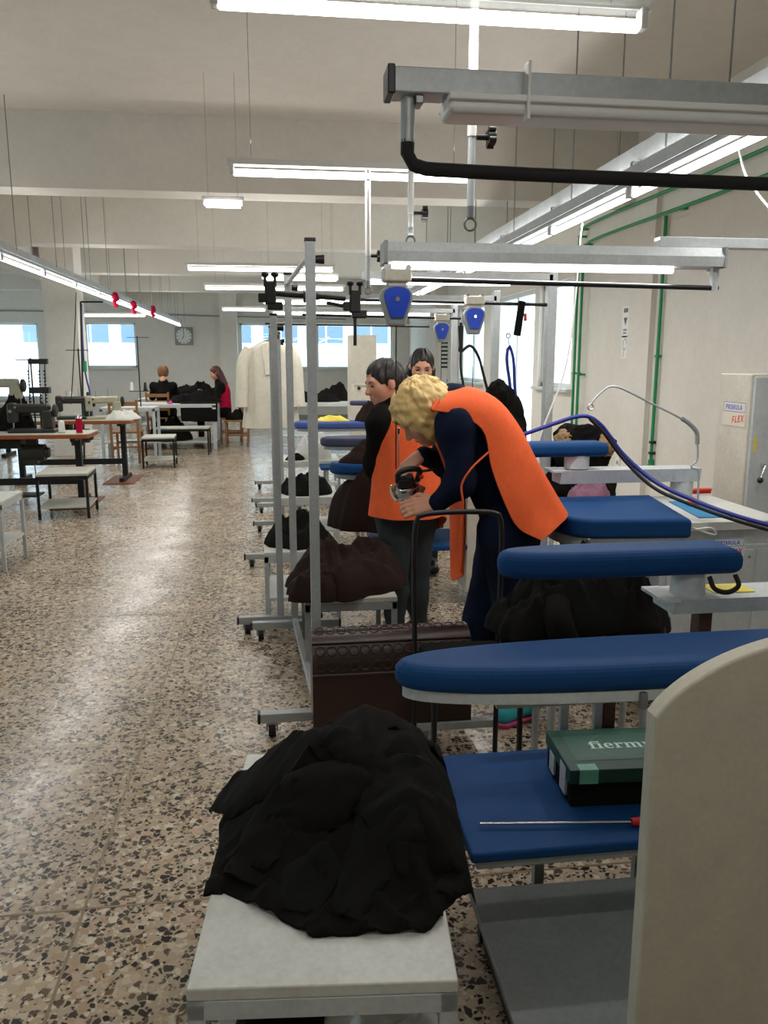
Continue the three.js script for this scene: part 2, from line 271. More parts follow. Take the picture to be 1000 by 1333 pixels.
{ // perforated cable tray beside the right run
  const x = 2.02, y = 2.46, z0 = -1.2, z1 = -14, t = thing('cable_tray', 'perforated steel cable tray hanging on thin rods along the window wall', 'cable tray', V(x, y, (z0 + z1) / 2));
  for (let k = 0; k < 4; k++) {
    const a = z0 + (z1 - z0) * k / 4, b = z0 + (z1 - z0) * (k + 1) / 4, L = a - b, s = new THREE.Shape([[0, 0], [L, 0], [L, .1], [0, .1]].map(q => new THREE.Vector2(...q)));
    for (let i = .06; i < L - .05; i += .12) { const h = new THREE.Path(); h.absellipse(i, .05, .022, .012, 0, 6.283, true); s.holes.push(h); }
    for (const sx of [-.13, .13]) wpart(t, 'perforated_side', new THREE.ExtrudeGeometry(s, { depth: .003, bevelEnabled: false, curveSegments: 5 }).rotateY(Math.PI / 2).translate(x + sx, y, a), M.alu);
    const q = new THREE.Shape([[0, -.13], [L, -.13], [L, .13], [0, .13]].map(c => new THREE.Vector2(...c)));
    for (let i = .08; i < L - .06; i += .16) for (const w of [-.075, .005, .085]) { const h = new THREE.Path(); h.absellipse(i + (w > 0 && w < .05 ? .06 : 0), w, .026, .011, 0, 6.283, true); q.holes.push(h); }
    wpart(t, 'tray_base', new THREE.ExtrudeGeometry(q, { depth: .004, bevelEnabled: false, curveSegments: 5 }).rotateX(-Math.PI / 2).rotateY(Math.PI / 2).translate(x, y, a), M.alu);
  }
  for (const [dx, r] of [[-.09, .02], [-.04, .024], [.02, .018], [.08, .022]]) wpart(t, 'cable', cy(V(x + dx, y + .004 + r, z0), V(x + dx, y + .004 + r, z1), r, r, 8), M.blackRubber);
  for (let z = -2.6; z > -13.6; z -= 1.25) for (const s of [-1, 1]) wpart(t, 'hanger_rod', cy(V(x + s * .15, y, z), V(x + s * .15, CEIL, z), .005, .005, 6), M.steel);
}
for (const [u, v] of [[150, 390], [174, 400], [199, 405]]) { const p = PX(u, v, -2.13), L = Math.abs(p.z) * .0022; single('red_ribbon', 'red ribbon knotted on the tube lamp run over the sewing tables', 'ribbon', [tube([p.clone().add(V(0, .055, 0)), p.clone().add(V(.03, .02, 0)), p.clone().add(V(-.01, -.03, .02)), p.clone().add(V(.02, -.1, .01))], .022 + L * .2, 14, 6), sph(p.clone().add(V(0, .05, 0)), .045, 1, 1.1, .7, 8)], M.redCloth, 'red ribbons on the lamp run'); }

// drop poles with clamp knobs, hung from the lamps' channels
function dropPole(label, u, vTop, z, yTop, yBot, r, knobV) {
  const x = PZ(u, vTop, z).x, t = thing('clamp_pole', label, 'pole', V(x, yBot, z)), k = PZ(u, knobV, z).y;
  wpart(t, 'upper_tube', cy(V(x, k, z), V(x, yTop, z), r, r, 16), M.whitePlastic); wpart(t, 'lower_tube', cy(V(x, yBot, z), V(x, k + .02, z), r * .8, r * .8, 16), M.painted);
  const kb = wpart(t, 'clamp_knob', [cy(V(x + r, k, z), V(x + r + .035, k, z), .008), cy(V(x + r + .03, k, z), V(x + r + .05, k, z), .02, .02, 8)], M.blackPlastic);
  for (let i = 0; i < 4; i++) { const a = i * 1.571 + .5; wpart(kb, 'knob_lobe', cy(V(x + r + .03, k + .02 * Math.cos(a), z + .02 * Math.sin(a)), V(x + r + .048, k + .02 * Math.cos(a), z + .02 * Math.sin(a)), .009, .009, 8), M.blackPlastic); }
  wpart(t, 'swivel', [cy(V(x, yBot - .03, z), V(x, yBot, z), .011), new THREE.TorusGeometry(.016, .0035, 8, 20).translate(x, yBot - .046, z)], M.steel);
}
dropPole('thick white telescopic pole with black knob hanging from the clear tube lamp', 616, 100, -2.2, 2.34, 1.86, .0125, 178);
dropPole('slim pole with black knob behind the steel beam, standing on the lamp hood', 535, 250, -3.0, 2.42, 1.93, .0115, 278);
dropPole('far slim pole with black knob under the second hanging tube lamp', 479, 250, -3.916, 2.34, 1.83, .013, 333);

// ------------------------------------------------------------------ overhead arms of the ironing stations
{
  const z = -1.6, x0 = .227, t = thing('lamp_gantry', 'steel beam with unlit lamp cover and bent black pipe, over the largest board', 'gantry', V(2.4, 0, z));
  wpart(t, 'beam', bb(x0, 2.4, 1.94, 1.985, z - .03, z + .03, .003), M.alu); wpart(t, 'end_cap', bb(x0 - .012, x0 + .003, 1.937, 1.988, z - .033, z + .033, .003), M.blackPlastic);
  wpart(t, 'post', bb(2.38, 2.44, 0, 2.0, z - .03, z + .03), M.alu); wpart(t, 'foot', bb(2.2, 2.6, 0, .03, z - .3, z + .3), M.alu);
  const s = PZ(578, 130, z).x; wpart(t, 'lamp_cover', [bb(s, 2.2, 1.905, 1.938, z - .045, z + .045, .012), bb(s, 2.2, 1.925, 1.938, z - .055, z + .055, .003)], M.whitePlastic);
  const c = PZ(678, 110, z).x; wpart(t, 'cable_tie', bb(c - .003, c + .003, 1.895, 1.995, z + .03, z + .058, .001), M.whitePlastic);
  const p = x => PZ(x, 0, z).x; wpart(t, 'down_pipe', cy(V(.258, 1.94, z), V(.258, 1.86, z), .0135, .0135, 14), M.alu);
  wpart(t, 'bent_pipe', tube([V(.258, 1.865, z), V(.258, 1.838, z), V(.268, 1.822, z), V(.29, 1.815, z), V(.34, 1.813, z), V(.7, 1.808, z), V(2.38, 1.8, z)], .0135, 90, 12), M.blackRubber);
  wpart(t, 'clip', bb(.27, .285, 1.925, 1.94, z - .02, z + .02, .002), M.steel);
}
function prism(pts, x0, x1) { const s = new THREE.Shape(pts.map(q => new THREE.Vector2(...q))); return new THREE.ExtrudeGeometry(s, { depth: x1 - x0, bevelEnabled: false }).rotateY(Math.PI / 2).translate(x0, 0, 0); }   // (−z, y) profile swept along x
function hood(label, x0, x1, z, y, post, lit = true) {
  const t = thing('lamp_gantry', label, 'gantry', V(post, 0, z));
  wpart(t, 'hood', prism([[z - .0 - .06, y - .035], [z + .06, y - .035], [z + .065, y], [z + .04, y + .035], [z - .04, y + .035], [z - .065, y]].map(([a, b]) => [-(a), b]), x0, x1), M.painted);
  for (const e of [x0, x1]) wpart(t, 'end_plate', bb(e - .006, e + .006, y - .04, y + .037, z - .066, z + .066, .002), M.greyPaint);
  if (lit) { wpart(t, 'tube', tubeGeo(V(x0 + .03, y - .044, z), V(x1 - .18, y - .044, z), .013), M.tubeGlow); areaLight(t, V((x0 + x1 - .15) / 2 - t.position.x, y - .062, 0), x1 - x0 - .21, .05, 'x', TUBE_LIGHT * .8); }
  const ry = y - .105; wpart(t, 'rail', cy(V(x0 + .01, ry + .012, z + .02), V(x1, ry - .006, z + .02), .0095, .0095, 10), M.blackMetal);
  wpart(t, 'rail_bracket', prism([[-(z + .03), y - .03], [-(z + .01), y - .03], [-(z + .01), ry - .015], [-(z + .03), ry - .02]], x1 - .03, x1 - .005), M.painted); wpart(t, 'rail_bracket', bb(x0 + .0, x0 + .012, ry, y - .03, z + .005, z + .03, .002), M.painted);
  wpart(t, 'arm', bb(x1 - .25, post, y + .037, y + .075, z - .025, z + .025), M.painted);
  wpart(t, 'post', bb(post - .03, post + .03, 0, y + .08, z - .03, z + .03), M.painted); return t;
}
hood('lit lamp hood with a dark rail, above the blonde worker', .398, 1.695, -3.0, 1.84, 2.75);
function railGantry(label, x0, x1, z, y, post) {
  const t = thing('hose_rail', label, 'rail', V(post, 0, z));
  wpart(t, 'rail', cy(V(x0, y + .01, z), V(x1, y - .01, z), .01, .01, 10), M.blackMetal); wpart(t, 'post', bb(post - .026, post + .026, 0, y + .2, z - .03, z + .03), M.painted);
  wpart(t, 'lamp_bar', bb(x0 + .05, post, y + .12, y + .16, z - .03, z + .03), M.painted); wpart(t, 'tube', tubeGeo(V(x0 + .08, y + .105, z), V(post - .25, y + .105, z), .012), M.tubeGlow);
  areaLight(t, V((x0 + post - .17) / 2 - post, y + .085, 0), post - x0 - .33, .04, 'x', TUBE_LIGHT * .6); return t;
}
railGantry('black hose rail with slim lamp and post, carrying the black strap', .44, 1.566, -4.6, 1.785, 1.59);
railGantry('farther black hose rail with slim lamp, over the dark haired worker', .2, 1.424, -6.2, 1.79, 1.7);
railGantry('farthest black hose rail with slim lamp, before the cream locker', -.1, 1.5, -7.9, 1.8, 1.75);
function balancer(label, u, v, z, s = 1, cordTo = .95) {
  const p = PZ(u, v, z), t = thing('cable_balancer', label, 'balancer', p, 'cable balancers on the rails');
  const sh = new THREE.Shape(); sh.moveTo(-.03, -.085); sh.bezierCurveTo(-.05, -.02, -.062, .01, -.06, .03); sh.bezierCurveTo(-.055, .075, .055, .075, .06, .03); sh.bezierCurveTo(.062, .01, .05, -.02, .03, -.085); sh.lineTo(-.03, -.085);
  const cast = new THREE.ExtrudeGeometry(sh, { depth: .045, bevelEnabled: true, bevelSize: .006, bevelThickness: .008, bevelSegments: 2, curveSegments: 14 }).translate(0, 0, -.03).scale(s, s, s); part(t, 'housing', cast, M.greyPaint);
  const c = part(t, 'blue_cover', new THREE.ExtrudeGeometry(sh, { depth: .006, bevelEnabled: true, bevelSize: .001, bevelThickness: .006, curveSegments: 14 }).scale(.88, .8, 1).translate(0, .009, .022).scale(s, s, s), M.blueBadge, 'bright blue cover');
  part(c, 'screw', cy(V(0, .012 * s, .034 * s), V(0, .012 * s, .041 * s), .009 * s), M.chrome);
  part(t, 'trolley', [bx(0, .105 * s, 0, .115 * s, .05 * s, .08 * s, .008), bx(0, .075 * s, 0, .08 * s, .03 * s, .05 * s, .006)], M.paintedCream, 'cream trolley box');
  for (const q of [-1, 1]) part(t, 'trolley_wheel', cy(V(q * .045 * s, .135 * s, -.03 * s), V(q * .045 * s, .135 * s, .03 * s), .012 * s), M.chrome);
  part(t, 'cord', cy(V(0, -.09 * s, 0), V(0, cordTo - p.y, 0), .0025, .0025, 6), M.blackRubber);
}
balancer('blue faced cable balancer on the lit hood rail, largest of its kind', 516, 394, -2.98, .9, 1.05);
balancer('blue faced cable balancer on the rail with the black strap', 617, 415, -4.58, .95, 1.0);
balancer('small blue faced cable balancer on the farther rail over the dark haired worker', 575, 431, -6.18, .95, 1.0);
{ // black cast clamps and swivel arm
  const z = -3.75, P = (u, v) => PZ(u, v, z), a = P(349, 385), b = P(462, 392), t = thing('swivel_arm', 'black cast swivel arm with two screw clamps, beside the tall rack post', 'arm', a);
  wpart(t, 'arm', [tube([P(352, 381), P(380, 384), P(405, 385), P(450, 389)], .012, 24, 8), cy(P(395, 386), P(418, 386), .03, .012, 10), tube([P(425, 394), P(445, 398), P(458, 402)], .008, 12, 8)], M.darkIron);
  for (const [u, v] of [[352, 382], [462, 393]]) { const p = P(u, v); const c = wpart(t, 'clamp', [bx(p.x, p.y, z, .05, .1, .06, .008), bx(p.x - .025, p.y - .02, z, .06, .04, .04, .006), bx(p.x + .02, p.y - .055, z, .07, .035, .05, .006)], M.blackMetal); for (const s of [-1, 1]) wpart(c, 'clamp_screw', [cy(V(p.x + s * .022, p.y + .03, z + .02), V(p.x + s * .022, p.y + .075, z + .02), .007), sph(V(p.x + s * .022, p.y + .08, z + .02), .017, 1, .8, 1, 10)], M.blackMetal); }
  const d = P(457, 412); wpart(t, 'down_rod', cy(V(b.x, b.y - .05, z), V(b.x, b.y - .2, z), .008, .008, 8), M.blackMetal);
}

// ------------------------------------------------------------------ garment racks
function rack(label, x0, z0, x1, z1, h, left, right, foot = .085) {
  const t = thing('garment_rack', label, 'garment rack', V((x0 + x1) / 2, 0, (z0 + z1) / 2), 'rolling garment racks in a row');
  const E = [[x0, z0], [x1, z1]];
  for (const [x, z] of E) {
    const po = wpart(t, 'post', bb(x - .018, x + .018, foot, h, z - .018, z + .018, .002), M.alu); wpart(po, 'post_cap', bb(x - .02, x + .02, h, h + .012, z - .02, z + .02, .002), M.blackPlastic);
    const ft = wpart(t, 'foot_beam', bb(x - left, x + right, foot - .03, foot + .008, z - .02, z + .02, .003), M.alu); for (const s of [-left, right]) wpart(ft, 'end_cap', bb(x + s - .006, x + s + .006, foot - .032, foot + .01, z - .022, z + .022, .002), M.blackPlastic);
    for (const s of [-left + .05, right - .05]) { const c = wpart(t, 'caster', [bx(x + s, foot - .036, z, .045, .012, .045, .002), bx(x + s - .02, .042, z, .006, .045, .03, 0), bx(x + s + .02, .042, z, .006, .045, .03, 0)], M.steel); wpart(c, 'wheel', cy(V(x + s - .014, .026, z + .012), V(x + s + .014, .026, z + .012), .026, .026, 16), M.blackRubber); }
    wpart(t, 'clamp_knob', cy(V(x + .018, h - .06, z), V(x + .05, h - .06, z), .014, .017, 10), M.blackPlastic);
  }
  wpart(t, 'base_rail', bar(V(x0, foot + .01, z0), V(x1, foot + .01, z1), .03, .03), M.alu); wpart(t, 'top_rail', cy(V(x0, h - .04, z0), V(x1, h - .04, z1), .011, .011, 12), M.whitePlastic); return t;
}
rack('tall aluminium garment rack with black post cap, beside the brown vinyl bench', .128, -2.97, .064, -4.1, 1.87, .23, .24);
rack('aluminium garment rack with its foot beside the tall rack', -.01, -4.2, -.03, -5.65, 1.68, .23, .22);
rack('empty aluminium garment rack on casters standing third in the row', .02, -6.85, .02, -7.75, 1.68, .25, .22);
rack('aluminium garment rack holding the white coat', -.02, -8.05, -.02, -9.25, 1.76, .26, .24);

// ------------------------------------------------------------------ ironing stations
function padShape(x0, x1, hw, tip) { const s = new THREE.Shape(); s.moveTo(x1, -hw); s.lineTo(x0 + tip, -hw); s.bezierCurveTo(x0 + tip * .35, -hw * .95, x0, -hw * .55, x0, 0); s.bezierCurveTo(x0, hw * .55, x0 + tip * .35, hw * .95, x0 + tip, hw); s.lineTo(x1, hw); s.lineTo(x1, -hw); return s; }
const slabGeo = (s, y0, y1, z, bev) => new THREE.ExtrudeGeometry(s, { depth: Math.max(.001, y1 - y0 - 2 * bev), bevelEnabled: bev > 0, bevelSize: bev, bevelThickness: bev, bevelSegments: 5, curveSegments: 20 }).rotateX(-Math.PI / 2).translate(0, y0 + bev, z);
function padGeo(x0, x1, hw, tip, y0, y1, z, bev = .02) { return slabGeo(padShape(x0 + bev, x1 - bev, hw - bev, tip), y0, y1, z, bev); }
function textTex(lines, w, h, bg) {
  const c = document.createElement('canvas'); c.width = w; c.height = h; const g = c.getContext('2d'); g.fillStyle = bg; g.fillRect(0, 0, w, h); lines(g, w, h);
  const t = new THREE.CanvasTexture(c); t.colorSpace = THREE.SRGBColorSpace; return t;
}
const flexTex = textTex((g, w, h) => { g.strokeStyle = '#2b46b8'; g.lineWidth = 5; g.strokeRect(8, 8, w - 24, h * .38); g.fillStyle = '#2746c0'; g.font = 'bold 66px sans-serif'; g.textAlign = 'center'; g.fillText('PRIMULA', w * .47, h * .33); g.save(); g.translate(w * .66, h * .84); g.rotate(-.12); g.transform(1, 0, -.25, 1, 0, 0); g.fillStyle = '#d8392e'; g.font = 'bold 92px sans-serif'; g.fillText('FLEX', 0, 0); g.restore(); }, 400, 240, '#d3d9da');
const flexTex2 = textTex((g, w, h) => { g.strokeStyle = '#2b46b8'; g.lineWidth = 5; g.strokeRect(8, 8, w - 24, h * .38); g.fillStyle = '#2746c0'; g.font = 'bold 66px sans-serif'; g.textAlign = 'center'; g.fillText('PRIMULA', w * .47, h * .33); g.save(); g.translate(w * .66, h * .84); g.rotate(-.12); g.transform(1, 0, -.25, 1, 0, 0); g.fillStyle = '#d8392e'; g.font = 'bold 92px sans-serif'; g.fillText('FLEX', 0, 0); g.restore(); }, 400, 240, '#d9d2bf');
const decal = t => new THREE.MeshStandardMaterial({ map: t, roughness: .5 });
{ // station in front: large board, sleeve board, catch tray
  const z = -1.49, t = thing('ironing_table', 'large blue ironing table with sleeve board, green box lying on its tray', 'ironing table', V(1.6, 0, z));
  const pad = wpart(t, 'board_pad', padGeo(.22, 1.75, .1, .5, .81, .865, z, .025), M.bluePad); wpart(t, 'board_plate', slabGeo(padShape(.235, 1.75, .09, .48), .79, .812, z, 0), M.painted);
  wpart(t, 'support_beam', bb(.42, 1.75, .765, .79, z - .04, z + .04), M.greyPaint); for (const q of [.695, .99]) wpart(t, 'clip', bb(q, q + .015, .775, .81, z + .085, z + .1), M.steel);
  wpart(t, 'cabinet', bb(1.3, 1.9, .08, .735, z - .25, z + .25, .006), M.painted);
  const tr = wpart(t, 'catch_tray', bb(.385, 1.3, .395, .42, -1.93, -1.49, .008), M.bluePad); wpart(tr, 'tray_frame', [bb(.4, 1.3, .375, .396, -1.92, -1.9), bb(.4, 1.3, .375, .396, -1.52, -1.5)], M.greyPaint);
  for (const [x, zz] of [[.68, -1.9], [.96, -1.88]]) { wpart(t, 'leg', bb(x - .014, x + .014, .02, .38, zz - .014, zz + .014), M.greyPaint); wpart(t, 'leg_foot', bb(x - .018, x + .018, 0, .022, zz - .018, zz + .018), M.blackRubber); }
  wpart(t, 'tray_rail', bb(.5, 1.35, .6, .625, -1.93, -1.9), M.greyPaint); for (const x of [.74, .835]) wpart(t, 'tray_strut', bb(x - .012, x + .012, .41, .6, -1.925, -1.905), M.greyPaint);
  wpart(t, 'wood_post', bb(.85, .88, .41, .6, -1.93, -1.9), M.darkWood);
  const sz = -1.75; wpart(t, 'sleeve_pad', padGeo(.5, 1.075, .062, .2, .955, 1.02, sz, .026), M.bluePad); wpart(t, 'sleeve_post', cy(V(.975, .9, sz), V(.975, .96, sz), .042, .038, 20), M.painted);
  wpart(t, 'sleeve_bracket', prism([[1.8, .862], [1.7, .862], [1.69, .9], [1.81, .9]], .915, 1.6), M.painted); wpart(t, 'bracket_nose', bb(.885, .93, .892, .902, sz - .06, sz + .06, .002), M.painted);
  wpart(t, 'sleeve_pad_loop', tube([V(1.0, .952, sz + .05), V(1.01, .925, sz + .06), V(1.045, .915, sz + .06), V(1.07, .93, sz + .06), V(1.065, .955, sz + .05)], .006, 24, 8), M.blackRubber);
  wpart(t, 'bracket_leg', bb(1.0, 1.035, .73, .863, sz - .02, sz + .02), M.darkWood); wpart(t, 'bracket_post', bb(1.5, 1.6, .1, .87, sz - .05, sz + .05), M.painted);
  single('yellow_paper', 'yellow paper lying on the bracket of the large ironing table', 'paper', bb(1.035, 1.14, .9005, .9025, sz - .05, sz + .02, 0), M.yellow);
  const bp = V(.81, .42, -1.73), b = thing('shoe_box', 'dark green lidded box with white lettering on the blue tray', 'box', bp, undefined, -.06);
  part(b, 'body', bx(.02, .035, 0, .33, .07, .2, .003), M.charcoalCloth); const lid = part(b, 'lid', [bx(.02, .078, 0, .34, .035, .21, .003)], M.greenBox);
  const bt = textTex((g, w, h) => { g.strokeStyle = '#3d6f62'; g.lineWidth = 4; g.beginPath(); g.ellipse(w * .5, h * .5, w * .3, h * .42, 0, 0, 7); g.stroke(); g.fillStyle = '#b9cfc5'; g.font = 'bold 96px serif'; g.textAlign = 'center'; g.fillText('fiermpoo', w * .55, h * .62); }, 600, 300, '#12503f');
  part(lid, 'lettering', new THREE.PlaneGeometry(.3, .15).rotateX(-Math.PI / 2).translate(.03, .0962, -.015), decal(bt), 'pale lettering in a ring', { keepUV: true });
  part(b, 'corner_label', [bx(-.105, .0795, .0925, .045, .036, .03, .001)], M.mint); part(b, 'side_label', [bx(-.147, .05, .05, .008, .07, .045, .001), bx(-.1485, .04, -.04, .006, .05, .04, .001)], M.painted);
  const s0 = PY(625, 1072, .43), s1 = PY(822, 1070, .43), s2 = s1.clone().add(V(.1, .004, .0)), sd = thing('long_screwdriver', 'long thin screwdriver with red handle on the blue tray', 'screwdriver', V(s0.x, .42, s0.z)); wpart(sd, 'shaft', cy(s0, s1, .003, .003, 8), M.chrome); wpart(sd, 'handle', cy(s1, s2, .009, .012, 10), M.red);
}
{ // second station, white cabinet with lettering
  const z = -3.1, t = thing('ironing_table', 'blue ironing table on white cabinet with red and blue lettering', 'ironing table', V(1.6, 0, z));
  const s = new THREE.Shape(); s.moveTo(1.1, 0); s.bezierCurveTo(1.1, -.12, 1.14, -.2, 1.22, -.22); s.lineTo(1.56, -.25); s.lineTo(1.66, .28); s.lineTo(1.2, .28); s.bezierCurveTo(1.14, .27, 1.1, .15, 1.1, 0);
  wpart(t, 'board_pad', slabGeo(s, .775, .855, z, .018), M.bluePad); wpart(t, 'board_plate', slabGeo(s, .735, .78, z, 0).scale(1, 1, 1), M.painted); wpart(t, 'clip', bb(1.16, 1.175, .735, .785, z + .245, z + .262), M.steel);
  const zf = -2.86; const cab = wpart(t, 'cabinet', bb(1.47, 1.98, .1, .74, -3.45, zf, .006), M.painted); wpart(cab, 'front_panel', bb(1.5, 1.86, .13, .72, zf - .002, zf + .006, .003), M.painted); wpart(cab, 'front_panel', bb(1.875, 1.97, .13, .72, zf - .002, zf + .004, .003), M.painted);
  for (const [x, y] of [[1.52, .69], [1.52, .45], [1.52, .38], [1.7, .69], [1.84, .69], [1.82, .52], [1.86, .53]]) wpart(cab, 'screw', cy(V(x, y, zf), V(x, y, zf + .012), .006, .006, 8), M.chrome);
  wpart(cab, 'brand_plate', new THREE.PlaneGeometry(.135, .081).translate(PZ(948, 711, zf).x, PZ(948, 713, zf).y, zf + .0075), decal(flexTex), 'blue and red lettering', { keepUV: true });
  wpart(t, 'cabinet_top', slabGeo(new THREE.Shape([[1.5, -.25], [1.99, -.245], [2.0, .35], [1.64, .36]].map(q => new THREE.Vector2(...q))), .8, .835, z, .003), M.whiteTop); wpart(t, 'top_skirt', bb(1.47, 1.985, .735, .802, -3.44, -2.868, .004), M.painted);
  wpart(t, 'catch_tray', bb(1.12, 1.3, .375, .41, -3.45, -2.72, .008), M.bluePad); wpart(t, 'tray_rod', cy(V(1.26, .4, -2.78), V(1.47, .42, -2.87), .011), M.whitePlastic);
  wpart(t, 'tie_cord', tube([V(1.58, .82, zf + .005), V(1.63, .8, zf + .02), V(1.68, .79, zf + .03), V(1.66, .815, zf + .03), V(1.6, .81, zf + .02)], .004, 24, 6), M.whitePlastic);
  const sz = -3.42; wpart(t, 'sleeve_pad', padGeo(.85, 1.45, .065, .2, 1.035, 1.1, sz, .026), M.bluePad); wpart(t, 'sleeve_post', cy(V(1.33, .98, sz), V(1.33, 1.04, sz), .055, .055, 20), M.painted);
  wpart(t, 'sleeve_bracket', prism([[-sz + .06, .915], [-sz - .05, .915], [-sz - .06, .975], [-sz + .07, .975]], 1.24, 1.9), M.painted); wpart(t, 'bracket_nose', bb(1.2, 1.26, .965, .977, sz - .065, sz + .06, .003), M.painted); wpart(t, 'bracket_post', cy(V(1.84, .83, sz), V(1.84, .92, sz), .05, .05, 16), M.painted);
  const g0 = PZ(909, 672, -3.2), P = (u, v) => PZ(u, v, -3.2); wpart(t, 'hose_rod', [tube([V(g0.x, .835, -3.2), P(909, 660), P(909, 612), P(908, 611), P(900, 609), P(900.5, 606), P(907, 600), P(908, 575), P(906, 560), P(895, 550), P(880, 541), P(850, 526), P(805, 504), P(797, 503), P(790, 505), P(772, 522), P(770, 526)], .0045, 120, 8)], M.alu); wpart(t, 'rod_sleeve', tube([P(908, 578), P(907, 563), P(897, 551), P(888, 545)], .0095, 24, 10), M.greyPaint); wpart(t, 'hose_hook', new THREE.TorusGeometry(.012, .003, 8, 16).translate(P(769, 530).x, P(769, 530).y, -3.2), M.chrome);
  single('cutting_mat', 'bright blue mat on the white cabinet top', 'mat', slabGeo(new THREE.Shape([[1.66, -.17], [1.83, -.17], [1.87, .2], [1.72, .2]].map(q => new THREE.Vector2(...q))), .8352, .8392, z, 0), M.blueMat);
  { const p = PY(903, 655, .85), q = thing('spray_nozzle', 'small red nozzle lying on the blue mat', 'nozzle', V(p.x, .839, p.z)); part(q, 'head', sph(V(-.015, .013, 0), .014, 1.2, .9, 1, 12), M.redOrange); part(q, 'stem', cy(V(-.01, .012, 0), V(.04, .01, .004), .009, .006, 10), M.redOrange); part(q, 'trigger', bx(.005, .012, .012, .008, .006, .02, .002), M.redOrange); }
  { const p = PY(913, 641, .84), q = thing('clothes_brush', 'red clothes brush lying behind the blue mat', 'brush', V(p.x, .8355, p.z), undefined, .1); part(q, 'handle', [bx(0, .018, 0, .1, .012, .03, .005)], M.redOrange); part(q, 'bristles', bx(0, .006, 0, .09, .012, .025, .001), M.red); }
}
{ // blue hose slung through the hook
  const P = (u, v, z = -3.18) => PZ(u, v, z), pts = [P(640, 578, -3.5), P(680, 566), P(720, 552), P(748, 543), P(765, 542), P(782, 553), P(810, 590), P(850, 625, -3.1), P(900, 650, -2.95), P(960, 672, -2.78), P(1010, 686, -2.7), P(1060, 700, -2.66)];
  single('steam_hose', 'blue steam hose slung through the hook of the bent rod', 'hose', tube(pts, .009, 90, 8), M.blueHose); single('power_cable', 'black cable running along under the blue steam hose', 'cable', tube([P(768, 545, -3.16), P(785, 562, -3.16), P(812, 598, -3.16), P(850, 634, -3.08), P(900, 657, -2.92), P(960, 678, -2.76), P(1060, 706, -2.63)], .0075, 70, 8), M.blackRubber);
}
{ // tall boiler cabinet
  const x0 = 2.13, z = -3.4, t = thing('boiler_cabinet', 'tall pale cabinet with lever handle and lettering beside the wall', 'cabinet', V(2.45, 0, z - .25)); const h = PZ(978, 487, z).y;
  wpart(t, 'body', bb(x0, 2.85, .05, h, z - .26, z, .006), M.paintedCream); wpart(t, 'door', bb(x0 + .012, 2.84, .08, h - .012, z - .002, z + .016, .005), M.painted, 'bluish white door'); wpart(t, 'plinth', bb(x0 + .03, 2.82, 0, .05, z - .24, z - .03), M.greyPaint);
  wpart(t, 'brand_plate', new THREE.PlaneGeometry(.19, .114).rotateY(-Math.PI / 2).translate(x0 - .0015, PX(960, 539, x0).y, z - .115), decal(flexTex2), 'blue and red lettering', { keepUV: true });
  const l = PZ(989, 605, z), hd = wpart(t, 'lever_handle', [cy(V(l.x, l.y, z + .01), V(l.x, l.y, z + .04), .01), cy(V(l.x + .005, l.y, z + .04), V(l.x - .018, l.y - .06, z + .045), .006)], M.chrome); wpart(hd, 'knob', sph(V(l.x - .02, l.y - .066, z + .046), .014, 1, 1, 1, 12), M.blackPlastic); const yl = PZ(979, 578, z); wpart(t, 'warning_label', bb(yl.x - .0, yl.x + .014, yl.y - .035, yl.y + .035, z + .0155, z + .018, 0), M.yellow);
}
// stations farther down the row
function smallStation(label, z, tip, pad, trayY = .42, x1 = 1.35) {
  const t = thing('ironing_table', label, 'ironing table', V(x1 - .2, 0, z));
  wpart(t, 'board_pad', padGeo(tip, x1, .16, .35, .79, .86, z, .026), pad); wpart(t, 'board_plate', slabGeo(padShape(tip + .03, x1, .14, .3), .765, .795, z, 0), M.greyPaint);
  wpart(t, 'cabinet', bb(x1 - .3, x1 + .1, .08, .77, z - .24, z + .22, .006), M.paintedCream); wpart(t, 'catch_tray', bb(tip + .25, x1 - .3, trayY - .03, trayY, z - .25, z + .25, .008), M.bluePad); for (const dz of [-.2, .2]) wpart(t, 'leg', bb(tip + .3, tip + .33, 0, trayY - .02, z + dz - .015, z + dz + .015), M.alu);
  wpart(t, 'sleeve_pad', padGeo(x1 - .6, x1 - .1, .055, .2, 1.0, 1.05, z - .28, .02), M.greyPad); wpart(t, 'sleeve_bracket', bb(x1 - .35, x1, .9, 1.0, z - .33, z - .23), M.painted); wpart(t, 'bracket_post', cy(V(x1 - .05, .76, z - .27), V(x1 - .05, .93, z - .27), .04), M.painted); return t;
}
smallStation('ironing table covered by a hanging dark brown garment', -4.75, .3, M.bluePad, .38, 1.4);
smallStation('ironing table with a dark grey narrow board', -6.35, .33, M.greyPad);
smallStation('ironing table with a lavender blue board and yellow cloth', -8.1, .16, M.lavenderPad);

